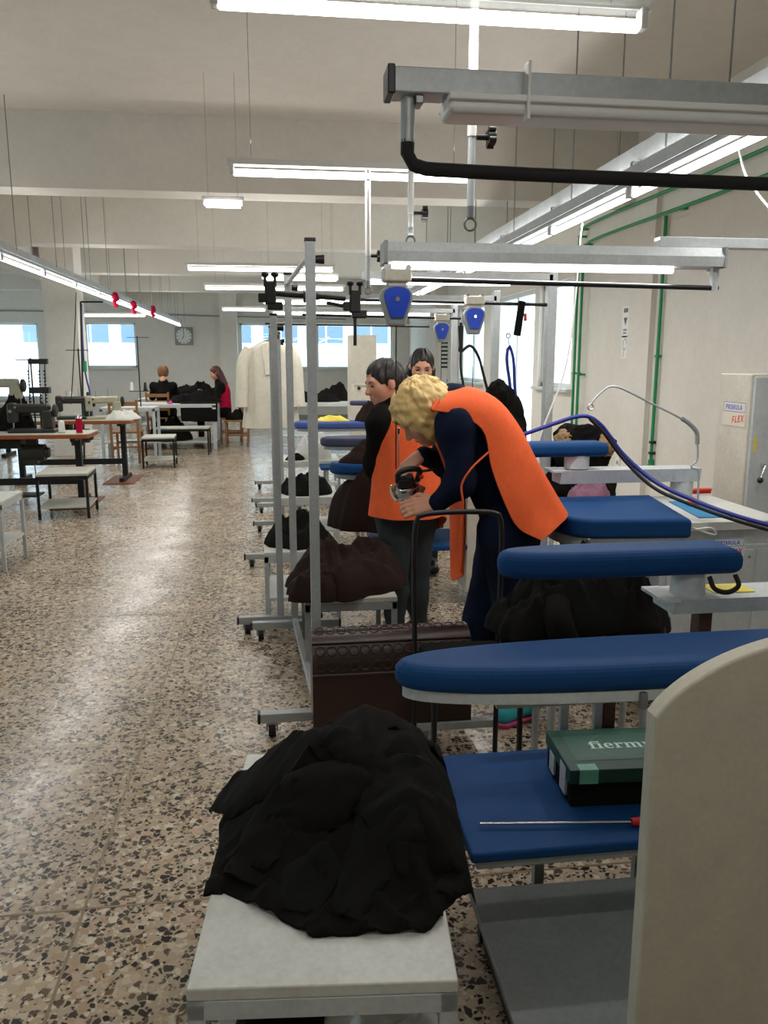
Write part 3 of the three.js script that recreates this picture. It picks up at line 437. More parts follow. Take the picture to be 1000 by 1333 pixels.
// ------------------------------------------------------------------ wall fittings
{
  const x = RX - .08; const pipe = (label, pts, clampsAt) => { const t = thing('green_pipe', label, 'pipe', pts[0]); wpart(t, 'pipe', tube(pts, .016, 60, 10), M.greenPipe); for (const c of clampsAt) { const p = new THREE.CatmullRomCurve3(pts).getPoint(c); wpart(t, 'wall_clip', bx(p.x + .03, p.y, p.z, .09, .022, .05, .003), M.greenPipe); } };
  const yA = PX(770, 315, x).y, a = PX(757, 400, x).z;
  pipe('outer green water pipe bending along the wall beside the window', [V(x, .25, a), V(x, 1.2, a), V(x, yA - .08, a), V(x, yA - .02, a + .01), V(x, yA, a + .06), V(x, yA, -6), V(x, yA, -2)], [.18, .34, .62, .8]);
  pipe('inner green water pipe running beside the outer one', [V(x, .25, a - .14), V(x, 1.2, a - .14), V(x, yA + .1, a - .14), V(x, yA + .16, a - .13), V(x, yA + .18, a - .07), V(x, yA + .18, -6), V(x, yA + .18, -2)], [.18, .34, .62, .8]);
  const xb = RX - .03, b = -6.95; const t = thing('green_pipe', 'single green drop pipe ending in a valve on the white wall', 'pipe', V(xb, .5, b)); wpart(t, 'pipe', cy(V(xb, .55, b), V(xb, yA, b), .016), M.greenPipe); for (const y of [.62, .72, 1.5, 2.3]) wpart(t, 'wall_clip', bx(xb + .005, y, b, .05, .025, .05, .003), y < 1 ? M.blackPlastic : M.greenPipe); wpart(t, 'valve', [cy(V(xb, .47, b), V(xb, .56, b), .026), sph(V(xb, .5, b), .034, 1, .8, 1, 10)], M.greenPipe);
  const sign = (u, v, w, h, label, draw) => { const p = PX(u, v, RX); single('wall_notice', label, 'notice', [new THREE.BoxGeometry(.004, h, w).translate(RX - .003, p.y, p.z)], decal(textTex(draw, 128, 192, '#e9e7e0')), undefined, { keepUV: true }); };
  sign(815, 419, .16, .3, 'white notice with dark picture pinned above the other notice', (g, w, h) => { g.fillStyle = '#555'; g.fillRect(24, 12, 80, 26); g.fillStyle = '#333'; g.beginPath(); g.moveTo(30, 70); g.lineTo(98, 70); g.lineTo(64, 120); g.fill(); g.fillStyle = '#777'; g.fillRect(30, 140, 68, 12); g.fillRect(30, 160, 60, 10); });
  sign(814, 452, .16, .22, 'white notice with a looped drawing pinned below the other notice', (g, w, h) => { g.strokeStyle = '#777'; g.lineWidth = 7; g.beginPath(); g.ellipse(60, 70, 32, 46, .2, .4, 6.2); g.stroke(); g.beginPath(); g.moveTo(50, 110); g.lineTo(40, 180); g.stroke(); });
  { const p = PX(805, 602, RX), o = thing('wall_socket', 'white wall socket beside the green drop pipe', 'socket', V(RX - .006, p.y, p.z)); part(o, 'plate', bx(0, 0, 0, .012, .09, .09, .003), M.whitePlastic); part(o, 'outlet', cy(V(-.008, 0, 0), V(-.003, 0, 0), .022), M.greyPaint); }
  const lv = thing('louvre_vent', 'dark slatted vent on the white pier past the hose rails', 'vent', PZ(582, 462, -16.19)); part(lv, 'backing', bx(0, 0, 0, .3, .62, .02, .002), M.whitePlastic); for (let i = 0; i < 7; i++) part(lv, 'slat', bx(0, .24 - i * .08, .016, .25, .035, .02, .002), M.darkIron);
  { const p = PZ(583, 492, -16.19); const o = thing('control_box', 'white control box below the slatted vent', 'control box', p); part(o, 'housing', bx(0, 0, .02, .28, .4, .06, .006), M.whitePlastic); part(o, 'dial', cy(V(0, -.05, .05), V(0, -.05, .065), .04), M.greyPaint); }
  // wall clock
  const cp = PZ(239.5, 437.5, BZ + .03), c = thing('wall_clock', 'square grey wall clock with white dial on the back wall', 'clock', cp); part(c, 'case', bx(0, 0, 0, .44, .44, .05, .02), M.greyPaint); part(c, 'dial', cy(V(0, 0, .02), V(0, 0, .032), .19, .19, 32), M.whitePlastic);
  for (let i = 0; i < 12; i++) part(c, 'hour_mark', bx(0, .165, .035, .016, .035, .004, 0).rotateZ(i * Math.PI / 6), M.blackPlastic); part(c, 'hour_hand', bx(0, .045, .038, .014, .1, .004, 0).rotateZ(2.6), M.blackPlastic); part(c, 'minute_hand', bx(0, .07, .041, .01, .16, .004, 0).rotateZ(.05), M.blackPlastic);
  const cd = tube([PX(100, 372, -2.2), PX(104, 430, -2.25), PX(112, 480, -2.3), PX(122, 520, -2.35)].map(p => V(p.x, p.y, -9.6)), .006, 20, 6); single('hanging_cable', 'dark cable hanging from the lamp run by the white column', 'cord', cd, M.blackRubber);
  { const P = (u, v) => PZ(u, v, BZ + .1); single('wall_conduit', 'thin grey conduit crossing the back wall above the clock', 'conduit', [cy(P(-60, 404), P(60, 405), .02), cy(P(60, 405), P(450, 416), .02)], M.greyPaint); }
  { const P = (u, v) => PZ(u, v, -12.2); single('steel_frame', 'thin dark pipe frame standing beside the white column', 'frame', [cy(P(105, 393), V(P(107, 560).x, 0, -12.2), .014), cy(P(105, 393), P(134, 393), .012)], M.darkIron); }
}

// ------------------------------------------------------------------ tables
function trolleyTable(label, pos, turn, w, d, h, frameMat, topMat, shelfY, group, o = {}) {
  const t = thing(o.name ?? 'side_table', label, 'table', pos, group, turn), q = o.leg ?? .025;
  part(t, 'tabletop', bx(0, h - .012, 0, w, .024, d, .004), topMat);
  part(t, 'apron', [bx(0, h - .042, d / 2 - q / 2, w, .036, q, .002), bx(0, h - .042, -d / 2 + q / 2, w, .036, q, .002), bx(w / 2 - q / 2, h - .042, 0, q, .036, d, .002), bx(-w / 2 + q / 2, h - .042, 0, q, .036, d, .002)], frameMat);
  for (const sx of [-1, 1]) for (const sz of [-1, 1]) part(t, 'leg', bx(sx * (w / 2 - q / 2), (h - .03) / 2, sz * (d / 2 - q / 2), q, h - .03, q, .002), frameMat);
  if (shelfY) part(t, 'shelf', bx(0, shelfY, 0, w - .01, .018, d - .01, .003), topMat);
  return t;
}
const TH = .45, tabTurn = -.088, tabC = V(.085, 0, -1.53);
trolleyTable('white topped low table holding the pile of black pants pieces', tabC, tabTurn, .445, .79, TH, M.painted, M.whiteTop, .16, undefined, { leg: .03 });
{ const p = PY(720, 1260, .12); const t = thing('low_platform', 'low grey platform under the blue tray', 'platform', V(.76, 0, -1.47), undefined, -.02); part(t, 'top_board', bx(0, .11, 0, .62, .02, .62, .004), M.greyPaint); part(t, 'base_frame', [bx(0, .05, .27, .58, .1, .03), bx(0, .05, -.27, .58, .1, .03), bx(-.27, .05, 0, .03, .1, .5), bx(.27, .05, 0, .03, .1, .5)], M.darkIron); }
{ // items on the shelf of the white table
  single('white_garment', 'white garment folded on the shelf of the low white table', 'garment', heap(V(.15, .17, -1.28), .16, .09, .1, 3.3, 22, 14), M.whiteCloth); single('black_garment', 'black garment folded on the shelf of the low white table', 'garment', heap(V(-.02, .17, -1.33), .1, .1, .13, 5.1, 22, 14), M.blackCloth); }

// ------------------------------------------------------------------ cloth
function heap(c, rx, h, rz, sd, nu = 48, nv = 24, fold = 1, pow = .8) {       // a tumbled garment: closed, creased dome lying on its base
  const pos = [], idx = [];
  for (let j = 0; j <= nv; j++) for (let i = 0; i < nu; i++) {
    const a = i / nu * Math.PI * 2, t = j / nv, ct = Math.cos(a), st = Math.sin(a), top = 1 - Math.pow(t, 2.4);
    const o = 1 + .26 * N3(ct * 1.3 + sd, st * 1.3, sd) + .12 * N3(ct * 3.5, st * 3.5 + sd, 2.2), r = Math.pow(t, pow) * o;
    const x = ct * r, z = st * r, rg = n => Math.pow(Math.max(0, 1 - Math.abs(n) * 2.6), 2), wx = x + .25 * N3(x * 2, z * 2, sd), w = .35 - rg(N3(wx * 2.1 + sd, z * 1.2, 1.1 + sd)) * .6 - rg(N3(x * 2.2, wx * 4.2 + sd, z * 3.2)) * .35;
    const y = Math.max(.004, (top * (.82 + .5 * N3(x * 1.5, sd, z * 1.5)) - fold * .42 * w * sst(1.02, .5, t) + fold * .1) * h * (t >= 1 ? 0 : 1));
    pos.push(c.x + x * rx, c.y + y, c.z + z * rz);
  }
  for (let i = 0; i < nu; i++) { const b = (nv * nu + i) * 3; pos.push(pos[b], c.y, pos[b + 2]); } const nr = nv + 1;
  for (let j = 0; j < nr; j++) for (let i = 0; i < nu; i++) { const a = j * nu + i, b = j * nu + (i + 1) % nu, d = a + nu, e = b + nu; if (j) idx.push(a, b, d); idx.push(b, e, d); }
  const b0 = pos.length / 3; pos.push(c.x, c.y, c.z); for (let i = 0; i < nu; i++) idx.push(b0, nr * nu + i, nr * nu + (i + 1) % nu);
  const g = new THREE.BufferGeometry(); g.setAttribute('position', new THREE.Float32BufferAttribute(pos, 3)); g.setIndex(idx.reduce((q, v, k) => { if (k % 3 === 0) q.push(idx[k], idx[k + 2], idx[k + 1]); return q; }, [])); g.computeVertexNormals(); return g;
}
// a cloth panel laid over a support height field: outline polygon in (x, z), thickness th
function blob(c, rx, ry, rz, sd, rough = 1) { const g = mergeVertices(new THREE.IcosahedronGeometry(1, 12).deleteAttribute('uv').deleteAttribute('normal')), p = g.attributes.position; for (let i = 0; i < p.count; i++) { const x = p.getX(i), y = p.getY(i), z = p.getZ(i), f = 1 + .22 * N3(x * 1.6 + sd, y * 1.6, z * 1.6) + .09 * rough * N3(x * 5, y * 5 + sd, z * 5) + .07 * (rough > 1.2 ? N3(x * 14, y * 14, z * 14 + sd) : 0); p.setXYZ(i, c.x + x * f * rx, c.y + y * f * ry, c.z + z * f * rz); } g.computeVertexNormals(); return g; }
function drape(poly, H, th, sd, cell = .014, amp = 1) {
  let x0 = 9, x1 = -9, z0 = 9, z1 = -9; for (const [x, z] of poly) { x0 = Math.min(x0, x); x1 = Math.max(x1, x); z0 = Math.min(z0, z); z1 = Math.max(z1, z); }
  const inside = (x, z) => { let c = false; for (let i = 0, j = poly.length - 1; i < poly.length; j = i++) { const [a, b] = poly[i], [p, q] = poly[j]; if ((b > z) !== (q > z) && x < (p - a) * (z - b) / (q - b) + a) c = !c; } return c; };
  const nearest = (x, z) => { let best = 1e9, r = [x, z]; for (let i = 0, j = poly.length - 1; i < poly.length; j = i++) { const [a, b] = poly[i], [p, q] = poly[j], dx = p - a, dz = q - b, t = clamp(((x - a) * dx + (z - b) * dz) / (dx * dx + dz * dz), 0, 1), X = a + dx * t, Z = b + dz * t, d = (X - x) ** 2 + (Z - z) ** 2; if (d < best) { best = d; r = [X, Z]; } } return r; };
  const nx = Math.ceil((x1 - x0) / cell), nz = Math.ceil((z1 - z0) / cell), id = {}, top = [], tri = [];
  const ok = (i, j) => inside(x0 + (i + .5) * cell, z0 + (j + .5) * cell);
  const vert = (i, j) => { const k = j * (nx + 2) + i; if (id[k] === undefined) { let x = x0 + i * cell, z = z0 + j * cell; const edge = !(ok(i, j) && ok(i - 1, j) && ok(i, j - 1) && ok(i - 1, j - 1)); if (edge) [x, z] = nearest(x, z);
    const th0 = sd * 2.4, a = x * Math.cos(th0) + z * Math.sin(th0) + .03 * N3(x * 6, z * 6, sd), b = z * Math.cos(th0) - x * Math.sin(th0), rg = n => Math.pow(Math.max(0, 1 - Math.abs(n) * 2.4), 2); const w = (rg(N3(a * 11 + sd, b * 2.5, sd)) * .013 + rg(N3(a * 27, b * 5 + sd, 3.3)) * .006 + N3(x * 5, z * 5, sd) * .008) * amp; id[k] = top.length; top.push([x, H(x, z) + th + w + (edge ? -.002 : .004), z]); } return id[k]; };
  for (let j = 0; j < nz; j++) for (let i = 0; i < nx; i++) if (ok(i, j)) { const a = vert(i, j), b = vert(i + 1, j), c = vert(i, j + 1), d = vert(i + 1, j + 1); tri.push(a, c, b, b, c, d); }
  const pos = [], n = top.length; for (const p of top) pos.push(...p); for (const p of top) pos.push(p[0], p[1] - .006, p[2]);
  const edges = new Map(); for (let k = 0; k < tri.length; k += 3) for (let e = 0; e < 3; e++) { const a = tri[k + e], b = tri[k + (e + 1) % 3], key = Math.min(a, b) + '_' + Math.max(a, b); edges.set(key, edges.has(key) ? null : [a, b]); }
  const out = [...tri]; for (let k = 0; k < tri.length; k += 3) out.push(tri[k] + n, tri[k + 2] + n, tri[k + 1] + n); for (const e of edges.values()) if (e) out.push(e[0], e[0] + n, e[1], e[1], e[0] + n, e[1] + n);
  const g = new THREE.BufferGeometry(); g.setAttribute('position', new THREE.Float32BufferAttribute(pos, 3)); g.setIndex(out); g.computeVertexNormals(); return toCreasedNormals(g, .9);
}
{ // the black pile in front: cut pieces thrown over each other
  const layers = [];
  const inTab = (x, z) => { const c = Math.cos(tabTurn), s = Math.sin(tabTurn), dx = x - tabC.x, dz = z - tabC.z; return Math.max(Math.abs(dx * c - dz * s) - .2225, Math.abs(dx * s + dz * c) - .395); };
  const dome = (x, z) => { const dx = (x - .14) / .33, dz = (z + 1.67) / .4, r = Math.sqrt(dx * dx + dz * dz); return .175 * sst(1.05, .1, r) + .02 * sst(.8, .2, Math.hypot((x - .2) / .3, (z + 1.78) / .2)); };
  const H = (x, z) => { const o = inTab(x, z); return TH + dome(x, z) * 1 - (o > 0 ? Math.min(.3, o * .55 + Math.max(0, o - .06) * 3) : 0); };
  // outlines as seen lying on the heap; each corner set out on the heap's own height
  const onHeap = (u, v) => { let y = .55, p; for (let k = 0; k < 9; k++) { p = PY(u, v, y); y = y * .5 + H(p.x, p.z) * .5; } return [p.x, p.z]; };
  const P = L => L.map(q => onHeap(...q)).map(([x, z]) => [x, Math.max(-1.93, z)]);
  const pieces = [
    [P([[285, 1160], [330, 1180], [395, 1215], [560, 1210], [590, 1175], [620, 1165], [590, 1080], [560, 960], [420, 950], [300, 1040], [285, 1080]]), 0, 'wide'],
    [P([[264, 1168], [290, 1165], [300, 1120], [350, 1060], [330, 1030], [290, 1080]]), .004],
    [P([[400, 1222], [556, 1215], [578, 1195], [560, 1120], [470, 1060], [395, 1130]]), .008],
    [P([[272, 1058], [298, 1076], [345, 1050], [440, 985], [430, 950], [380, 965], [285, 1035]]), .010],
    [P([[620, 1176], [592, 1178], [520, 1150], [490, 1080], [560, 1000], [580, 1010]]), .012],
    [P([[290, 1150], [420, 1190], [450, 1120], [400, 1060], [320, 1080]]), .016],
    [P([[400, 985], [440, 945], [530, 935], [552, 960], [560, 1010], [480, 1015], [420, 1000]]), .020],
    [P([[455, 1060], [490, 1012], [560, 1000], [578, 1060], [556, 1110], [500, 1120]]), .024],
    [P([[345, 1075], [372, 1018], [440, 1000], [490, 1030], [450, 1085], [400, 1100]]), .022],
    [P([[512, 935], [545, 930], [556, 950], [530, 970], [505, 962]]), .032],
  ];
  pieces.push([P([[430, 1200], [470, 1212], [540, 1100], [520, 1030], [470, 1040]]), .018], [P([[300, 1125], [345, 1150], [420, 1060], [380, 1020], [330, 1070]]), .02], [P([[566, 1150], [610, 1150], [578, 1050], [556, 985], [535, 1000], [545, 1090]]), .02], [P([[360, 1190], [410, 1200], [450, 1150], [425, 1110], [370, 1140]]), .02], [P([[440, 960], [500, 1000], [540, 1060], [520, 1075], [455, 1020], [415, 985]]), .03]);
  pieces.forEach(([poly, th0, _, th = th0 * .8], i) => single('black_pants_piece', 'piece of black cloth lying in the pile on the white low table', 'garment', drape(poly, H, th, 3 + i * 1.7, .011), i % 3 === 1 ? M.charcoalCloth : M.blackCloth, 'black cloth pieces piled on the white table'));
  single('black_pants_bundle', 'rolled black bundle filling the middle of the pile on the white table', 'garment', heap(V(.15, TH, -1.67), .2, .1, .25, 8.2, 40, 20, .05), M.blackCloth, 'black cloth pieces piled on the white table');
}
{ // brown vinyl bench with embossed rings
  const x0 = .1, x1 = .68, z = -2.8, t = thing('vinyl_bench', 'dark brown vinyl covered bench with embossed rings, beside the tall rack', 'bench', V(.39, 0, z));
  const pr = [[2.68, .15], [2.68, .36], [2.69, .43], [2.72, .475], [2.77, .492], [2.82, .485], [2.88, .46], [2.9, .4], [2.9, .15]]; wpart(t, 'cover', toCreasedNormals(prism(pr, x0, x1), .7), M.vinyl);
  for (const [zz, y, tilt] of [[-2.676, .385, .05], [-2.69, .44, .5], [-2.765, .494, 1.45]]) { const gs = []; for (let x = x0 + .03; x < x1 - .02; x += .04) gs.push(new THREE.TorusGeometry(.0165, .0028, 5, 14).rotateX(-tilt).translate(x, y, zz)); wpart(t, 'embossed_rings', gs, M.vinyl); }
  wpart(t, 'piping', [cy(V(x0, .462, -2.71), V(x1, .462, -2.71), .006, .006, 8), cy(V(x0, .352, -2.68), V(x1, .352, -2.68), .006, .006, 8)], M.vinyl);
  wpart(t, 'frame', [bb(x0, x1 + .1, .12, .15, -2.7, -2.67), bb(x0, x1, .12, .15, -2.9, -2.87), bb(x0 + .03, .52, .085, .115, -2.73, -2.7)], M.painted);
  for (const x of [.118, .53]) for (const zz of [-2.685, -2.885]) { wpart(t, 'leg', bb(x - .012, x + .012, .012, .13, zz - .012, zz + .012), M.alu); wpart(t, 'leg_cap', bb(x - .014, x + .014, 0, .014, zz - .014, zz + .014), M.blackRubber); }
}
{ // second bench with jackets
  const x0 = .79, x1 = 1.2, t = thing('vinyl_bench', 'quilted dark bench under the pile of black jackets', 'bench', V(.95, 0, -2.35));
  wpart(t, 'cover', toCreasedNormals(prism([[2.24, .5], [2.24, .58], [2.27, .63], [2.35, .645], [2.43, .63], [2.47, .58], [2.47, .5]], x0, x1), .7), M.vinyl); wpart(t, 'frame', bb(x0 + .02, x1 - .02, .46, .5, -2.46, -2.25), M.painted);
  for (const x of [x0 + .05, x1 - .05]) for (const zz of [-2.28, -2.43]) wpart(t, 'leg', cy(V(x, 0, zz), V(x, .47, zz), .012), M.alu);
  [[.82, .6, .17, .12, .14, 1.3], [.98, .62, .2, .17, .13, 4.1], [1.1, .6, .15, .13, .13, 7.7], [.9, .65, .17, .13, .11, 11.2]].forEach(([x, y, rx, h, rz, sd], i) => single('black_jacket', 'black jacket heaped on the quilted dark bench', 'jacket', heap(V(x, y, -2.36), rx, h + .04, rz, sd, 56, 26, 1.2), i % 2 ? M.charcoalCloth : M.blackCloth, 'black jackets on the bench'));
  single('jacket_sleeve', 'black sleeve with buckle hanging off the jacket pile', 'sleeve', tube([V(.84, .72, -2.28), V(.83, .67, -2.22), V(.87, .58, -2.2), V(.96, .52, -2.2)], .045, 24, 10), M.blackCloth);
}
// other piles
const pile = (name, label, u, v, y, rx, h, rz, mat, sd, cat = 'garment', group) => { const p = PY(u, v, y); return single(name, label, cat, heap(V(p.x, y, p.z), rx, h, rz, sd), mat, group); };
trolleyTable('grey low table under the brown garments behind the tall rack', V(.31, 0, -3.76), 0, .42, .62, .4, M.greyPaint, M.tableTopGrey);
single('brown_garment', 'dark brown garments heaped high behind the tall rack post', 'garment', heap(V(.31, .4, -3.72), .29, .2, .3, 2.4, 56, 28, 1), M.brownCloth); single('brown_garment', 'dark brown garment draped low, beside the vinyl bench and rack foot', 'garment', heap(V(.17, .4, -3.55), .16, .13, .15, 9.4), M.brownCloth);
{ // brown garment draped over the third station's board
  const H = (x, z) => { const dz = Math.abs(z + 4.75) - .17, dx = .36 - x; return .865 - (dz > 0 ? Math.min(.42, dz * 6) : 0) - (dx > 0 ? Math.min(.3, dx * 5) : 0); };
  const t = single('brown_garment', 'dark brown garment spread over an ironing board beside the dark haired worker', 'garment', heap(V(.64, .47, -4.72), .34, .37, .25, 6.1, 64, 30, .55, .4), M.brownCloth); single('brown_garment', 'crumpled dark brown garment on top of the spread one', 'garment', heap(V(.66, .86, -4.76), .28, .12, .16, 12.1), M.brownCloth); }
pile('black_garment', 'black garments heaped on a low table between the racks', 392, 705, .42, .2, .15, .2, M.charcoalCloth, 21.3); pile('black_garment', 'black garment heap on the farther low table between the racks', 398, 640, .42, .22, .15, .22, M.charcoalCloth, 25.3);
{ let p = PY(392, 705, .42); trolleyTable('white low table with a black heap between the racks', V(p.x, 0, p.z), 0, .42, .5, .42, M.painted, M.whiteTop, .15); p = PY(398, 640, .42); trolleyTable('white low table with a black heap farther along the racks', V(p.x, 0, p.z), 0, .5, .55, .42, M.painted, M.whiteTop, .15); p = PY(404, 598, .45); trolleyTable('white low table with a tulle bundle', V(p.x, 0, p.z - .15), 0, .6, .6, .45, M.painted, M.whiteTop, .15); single('tulle_bundle', 'white tulle bundle on a low table', 'fabric', heap(V(p.x + .05, .45, p.z - .15), .2, .25, .18, 31), M.whiteCloth); single('black_scrap', 'black scrap lying beside the tulle bundle', 'fabric', heap(V(p.x - .15, .45, p.z), .1, .06, .1, 32, 20, 10), M.blackCloth);
  single('yellow_cloth', 'yellow cloth on the lavender ironing board', 'cloth', heap(V(.55, .86, -8.1), .17, .05, .1, 33, 24, 12), M.yellow); single('dark_garment', 'dark garment heap on the lavender ironing board by the locker', 'garment', heap(V(.98, .86, -8.05), .2, .19, .14, 34), M.brownCloth);
  const wt = V(1.0, 0, -13.2); trolleyTable('long white work table below the back windows, with black heaps', wt, 0, 2.2, 1.1, .82, M.painted, M.whiteTop, .3, undefined, { leg: .05, name: 'work_table' });
  for (const [u, sx, h, lb] of [[436, .3, .24, 'largest black garment heap on the long white table below the windows'], [397, .22, .15, 'black garment heap at the rack end of the long white table'], [423, .22, .13, 'smallest black garment heap beside the largest on the long white table']]) { const q = PZ(u, 520, -13.1); single('black_garment', lb, 'garment', heap(V(q.x, .82, -13.1 - (h > .2 ? .2 : -.15)), sx, h, .26, u, 36, 16), M.blackCloth, 'black heaps on the long table'); } }
{ const p = PZ(471, 480, -9.4), t = thing('cream_locker', 'tall narrow cream locker with small lettering, behind the dark haired worker', 'locker', V(p.x, 0, -9.4)), h = PZ(471, 436, -9.25).y; part(t, 'body', bx(0, h / 2, 0, .31, h, .3, .006), M.paintedCream); part(t, 'door', bx(0, h / 2, .152, .29, h - .04, .012, .003), M.paintedCream); part(t, 'lock', cy(V(-.05, 1.15, .155), V(-.05, 1.15, .17), .02), M.blackPlastic);
  part(t, 'lettering', new THREE.PlaneGeometry(.26, .06).translate(.0, PZ(471, 503, -9.24).y, .159), decal(textTex((g, w, h2) => { g.fillStyle = '#6b6759'; g.font = 'bold 44px sans-serif'; g.textAlign = 'center'; g.fillText('STROMBLI A', w / 2, 46); }, 320, 64, '#d9d2bf')), null, { keepUV: true }); }
{ // white coat on hanger
  const z = -8.6, c = PZ(350, 440, z), t = thing('white_coat', 'long white coat on a hanger on the garment rack', 'coat', V(c.x, .74, z)), H0 = 1.62;
  const rows = [[1.66, .05, .04], [1.64, .1, .055], [1.6, .19, .07], [1.54, .235, .09], [1.35, .235, .1], [1.1, .25, .11], [.9, .27, .12], [.76, .285, .125]], pos = [], idx = [], n = 40;
  rows.forEach(([y, rx, rz], j) => { for (let i = 0; i < n; i++) { const a = i / n * 6.2832, f = 1 + .1 * Math.sin(a * 9 + j * .3) * (j / 7) + .04 * Math.sin(a * 4); pos.push(c.x + Math.cos(a) * rx * f, y, z + Math.sin(a) * rz * f); } });
  for (let j = 0; j < rows.length - 1; j++) for (let i = 0; i < n; i++) { const a = j * n + i, b = j * n + (i + 1) % n; idx.push(a, b, a + n, b, b + n, a + n); } const g = new THREE.BufferGeometry(); g.setAttribute('position', new THREE.Float32BufferAttribute(pos, 3)); g.setIndex(idx); g.computeVertexNormals();
  const body = wpart(t, 'body', g, M.coatCloth); body.material.side = THREE.DoubleSide;
  for (const s of [-1, 1]) wpart(t, 'sleeve', tube([V(c.x + s * .2, 1.58, z), V(c.x + s * .27, 1.45, z + .02), V(c.x + s * .29, 1.2, z + .04), V(c.x + s * .3, .98, z + .06)], .065, 20, 12).scale(1, 1, 1), M.coatCloth);
  for (const s of [-1, 1]) wpart(t, 'lapel', bar(V(c.x + s * .05, 1.63, z + .085), V(c.x + s * .012, 1.32, z + .115), .06, .006), M.coatCloth);
  const hg = thing('coat_hanger', 'black hanger inside the white coat', 'hanger', V(c.x, 1.62, z)); wpart(hg, 'shoulder', tube([V(c.x - .19, 1.59, z), V(c.x, 1.665, z), V(c.x + .19, 1.59, z)], .01, 20, 8), M.blackPlastic); wpart(hg, 'hook', tube([V(c.x, 1.665, z), V(c.x, 1.71, z), V(c.x + .025, 1.725, z), V(c.x + .035, 1.71, z)], .004, 16, 6), M.steel);
}
// black jacket, strap and hoses hanging at the third rail
{ const P = (u, v, z = -4.4) => PZ(u, v, z); const c = P(655, 540);
  single('hanging_jacket', 'black jacket hanging beside the window post behind the blonde worker', 'jacket', [blob(V(P(650, 520).x, P(650, 522).y, c.z), .085, .11, .08, 41), blob(V(P(663, 560).x, P(660, 560).y, c.z), .1, .2, .09, 44)], M.blackCloth);
  single('black_strap', 'black folded strap hanging on the hose rail end', 'strap', bar(P(680, 392, -4.57), P(673, 437, -4.57), .04, .02), M.blackCloth); single('red_clip', 'small red clip beside the black strap', 'clip', bar(P(684, 408, -4.57), P(684, 418, -4.57), .014, .02), M.red);
  single('hose_loop', 'dark hose looped over the third rail beside a balancer', 'hose', [tube([P(600, 420), P(601, 440), P(599, 458), P(612, 450), P(622, 462), P(630, 490), P(638, 520), P(645, 545)], .008, 60, 8), tube([P(600, 455), P(600, 480), P(604, 505), P(608, 530)], .007, 30, 8), cy(P(600, 424), P(600, 456), .016, .01, 8)], M.blackRubber);
  single('hose_loop', 'blue hose hanging in a tall loop before the window', 'hose', tube([P(672, 580), P(667, 540), P(664, 500), P(660, 465), P(663, 450), P(668, 465), P(670, 500), P(674, 545), P(678, 580)], .009, 60, 8), M.blueHose);
  single('wire_hook', 'wire hook holding the blue hose loop', 'hook', [new THREE.TorusGeometry(.012, .003, 6, 14).translate(P(662, 437).x, P(662, 437).y, -4.4), cy(P(662, 441), P(663, 452), .002, .002, 6)], M.steel);
  single('hanging_cable', 'white cable hanging slack beside the green pipes', 'cable', tube([PX(760, 283, 1.85), PZ(757, 300, -4.86), PZ(750, 380, -4.7), PZ(736, 480, -4.5), PZ(700, 580, -4.3), PZ(690, 650, -4.2)], .0055, 50, 6), M.whitePlastic); single('hanging_cable', 'white cable dangling from the tube run by the cable tray', 'cable', tube([PX(962, 195, 1.95), PX(970, 225, 1.95), PX(985, 250, 1.95), PX(1005, 275, 1.95)], .005, 30, 6), M.whitePlastic); }
{ // coats with fur by the wall
  const z = -4.55, P = (u, v) => PZ(u, v, z), c = P(762, 600), t = thing('fur_trimmed_coat', 'black coat with brown fur trim on the chair by the wall', 'coat', V(c.x, .5, z)); wpart(t, 'coat', [blob(V(P(757, 590).x, P(757, 585).y, z), .19, .16, .17, 51), blob(V(P(757, 590).x, .68, z), .21, .22, .18, 52)], M.blackCloth); wpart(t, 'fur_collar', [blob(V(P(777, 578).x, P(777, 578).y, z + .08), .075, .07, .09, 53, 1.6)], M.fur); wpart(t, 'fur_cuff', blob(V(P(732, 573).x, P(732, 573).y, z + .04), .06, .06, .08, 55, 1.6), M.fur);
  const w = thing('visitor_chair', 'dark chair under the fur trimmed coat', 'chair', V(c.x, 0, z)); part(w, 'seat', bx(0, .47, 0, .44, .05, .42, .02), M.blackCloth); part(w, 'backrest', bx(0, .72, -.2, .42, .4, .04, .015), M.blackCloth); for (const sx of [-1, 1]) for (const sz of [-1, 1]) part(w, 'leg', cy(V(sx * .19, 0, sz * .18), V(sx * .19, .46, sz * .18), .014), M.blackMetal);
  single('pink_bag', 'pink bag beside the fur trimmed coat', 'bag', heap(V(P(742, 650).x, .6, z + .28), .15, .2, .12, 58, 30, 14), M.mauve); const pk = V(P(742, 650).x, 0, z + .28); trolleyTable('small white stand under the pink bag', pk, 0, .34, .3, .6, M.painted, M.whiteTop, .2); }
{ const x = .4685, z = -.9, sh = new THREE.Shape(); const top = 1.1, w = .62, r = .17; sh.moveTo(0, .02); sh.lineTo(0, top - r * .55); sh.bezierCurveTo(.01, top - r * .45, .06, top - .02, r * 1.1, top); sh.lineTo(w - r, top); sh.bezierCurveTo(w - .05, top, w, top - .05, w, top - r); sh.lineTo(w, .02); sh.lineTo(0, .02);
  const t = thing('cream_screen', 'plain cream upright panel with rounded top beside the large ironing table', 'panel', V(x + w / 2, 0, z)); wpart(t, 'panel', new THREE.ExtrudeGeometry(sh, { depth: .02, bevelEnabled: true, bevelSize: .004, bevelThickness: .004, bevelSegments: 3, curveSegments: 24 }).translate(x, 0, z - .01), M.creamPanel); for (const q of [.1, w - .1]) wpart(t, 'foot', bb(x + q - .02, x + q + .02, 0, .025, z - .16, z + .16), M.darkIron); }

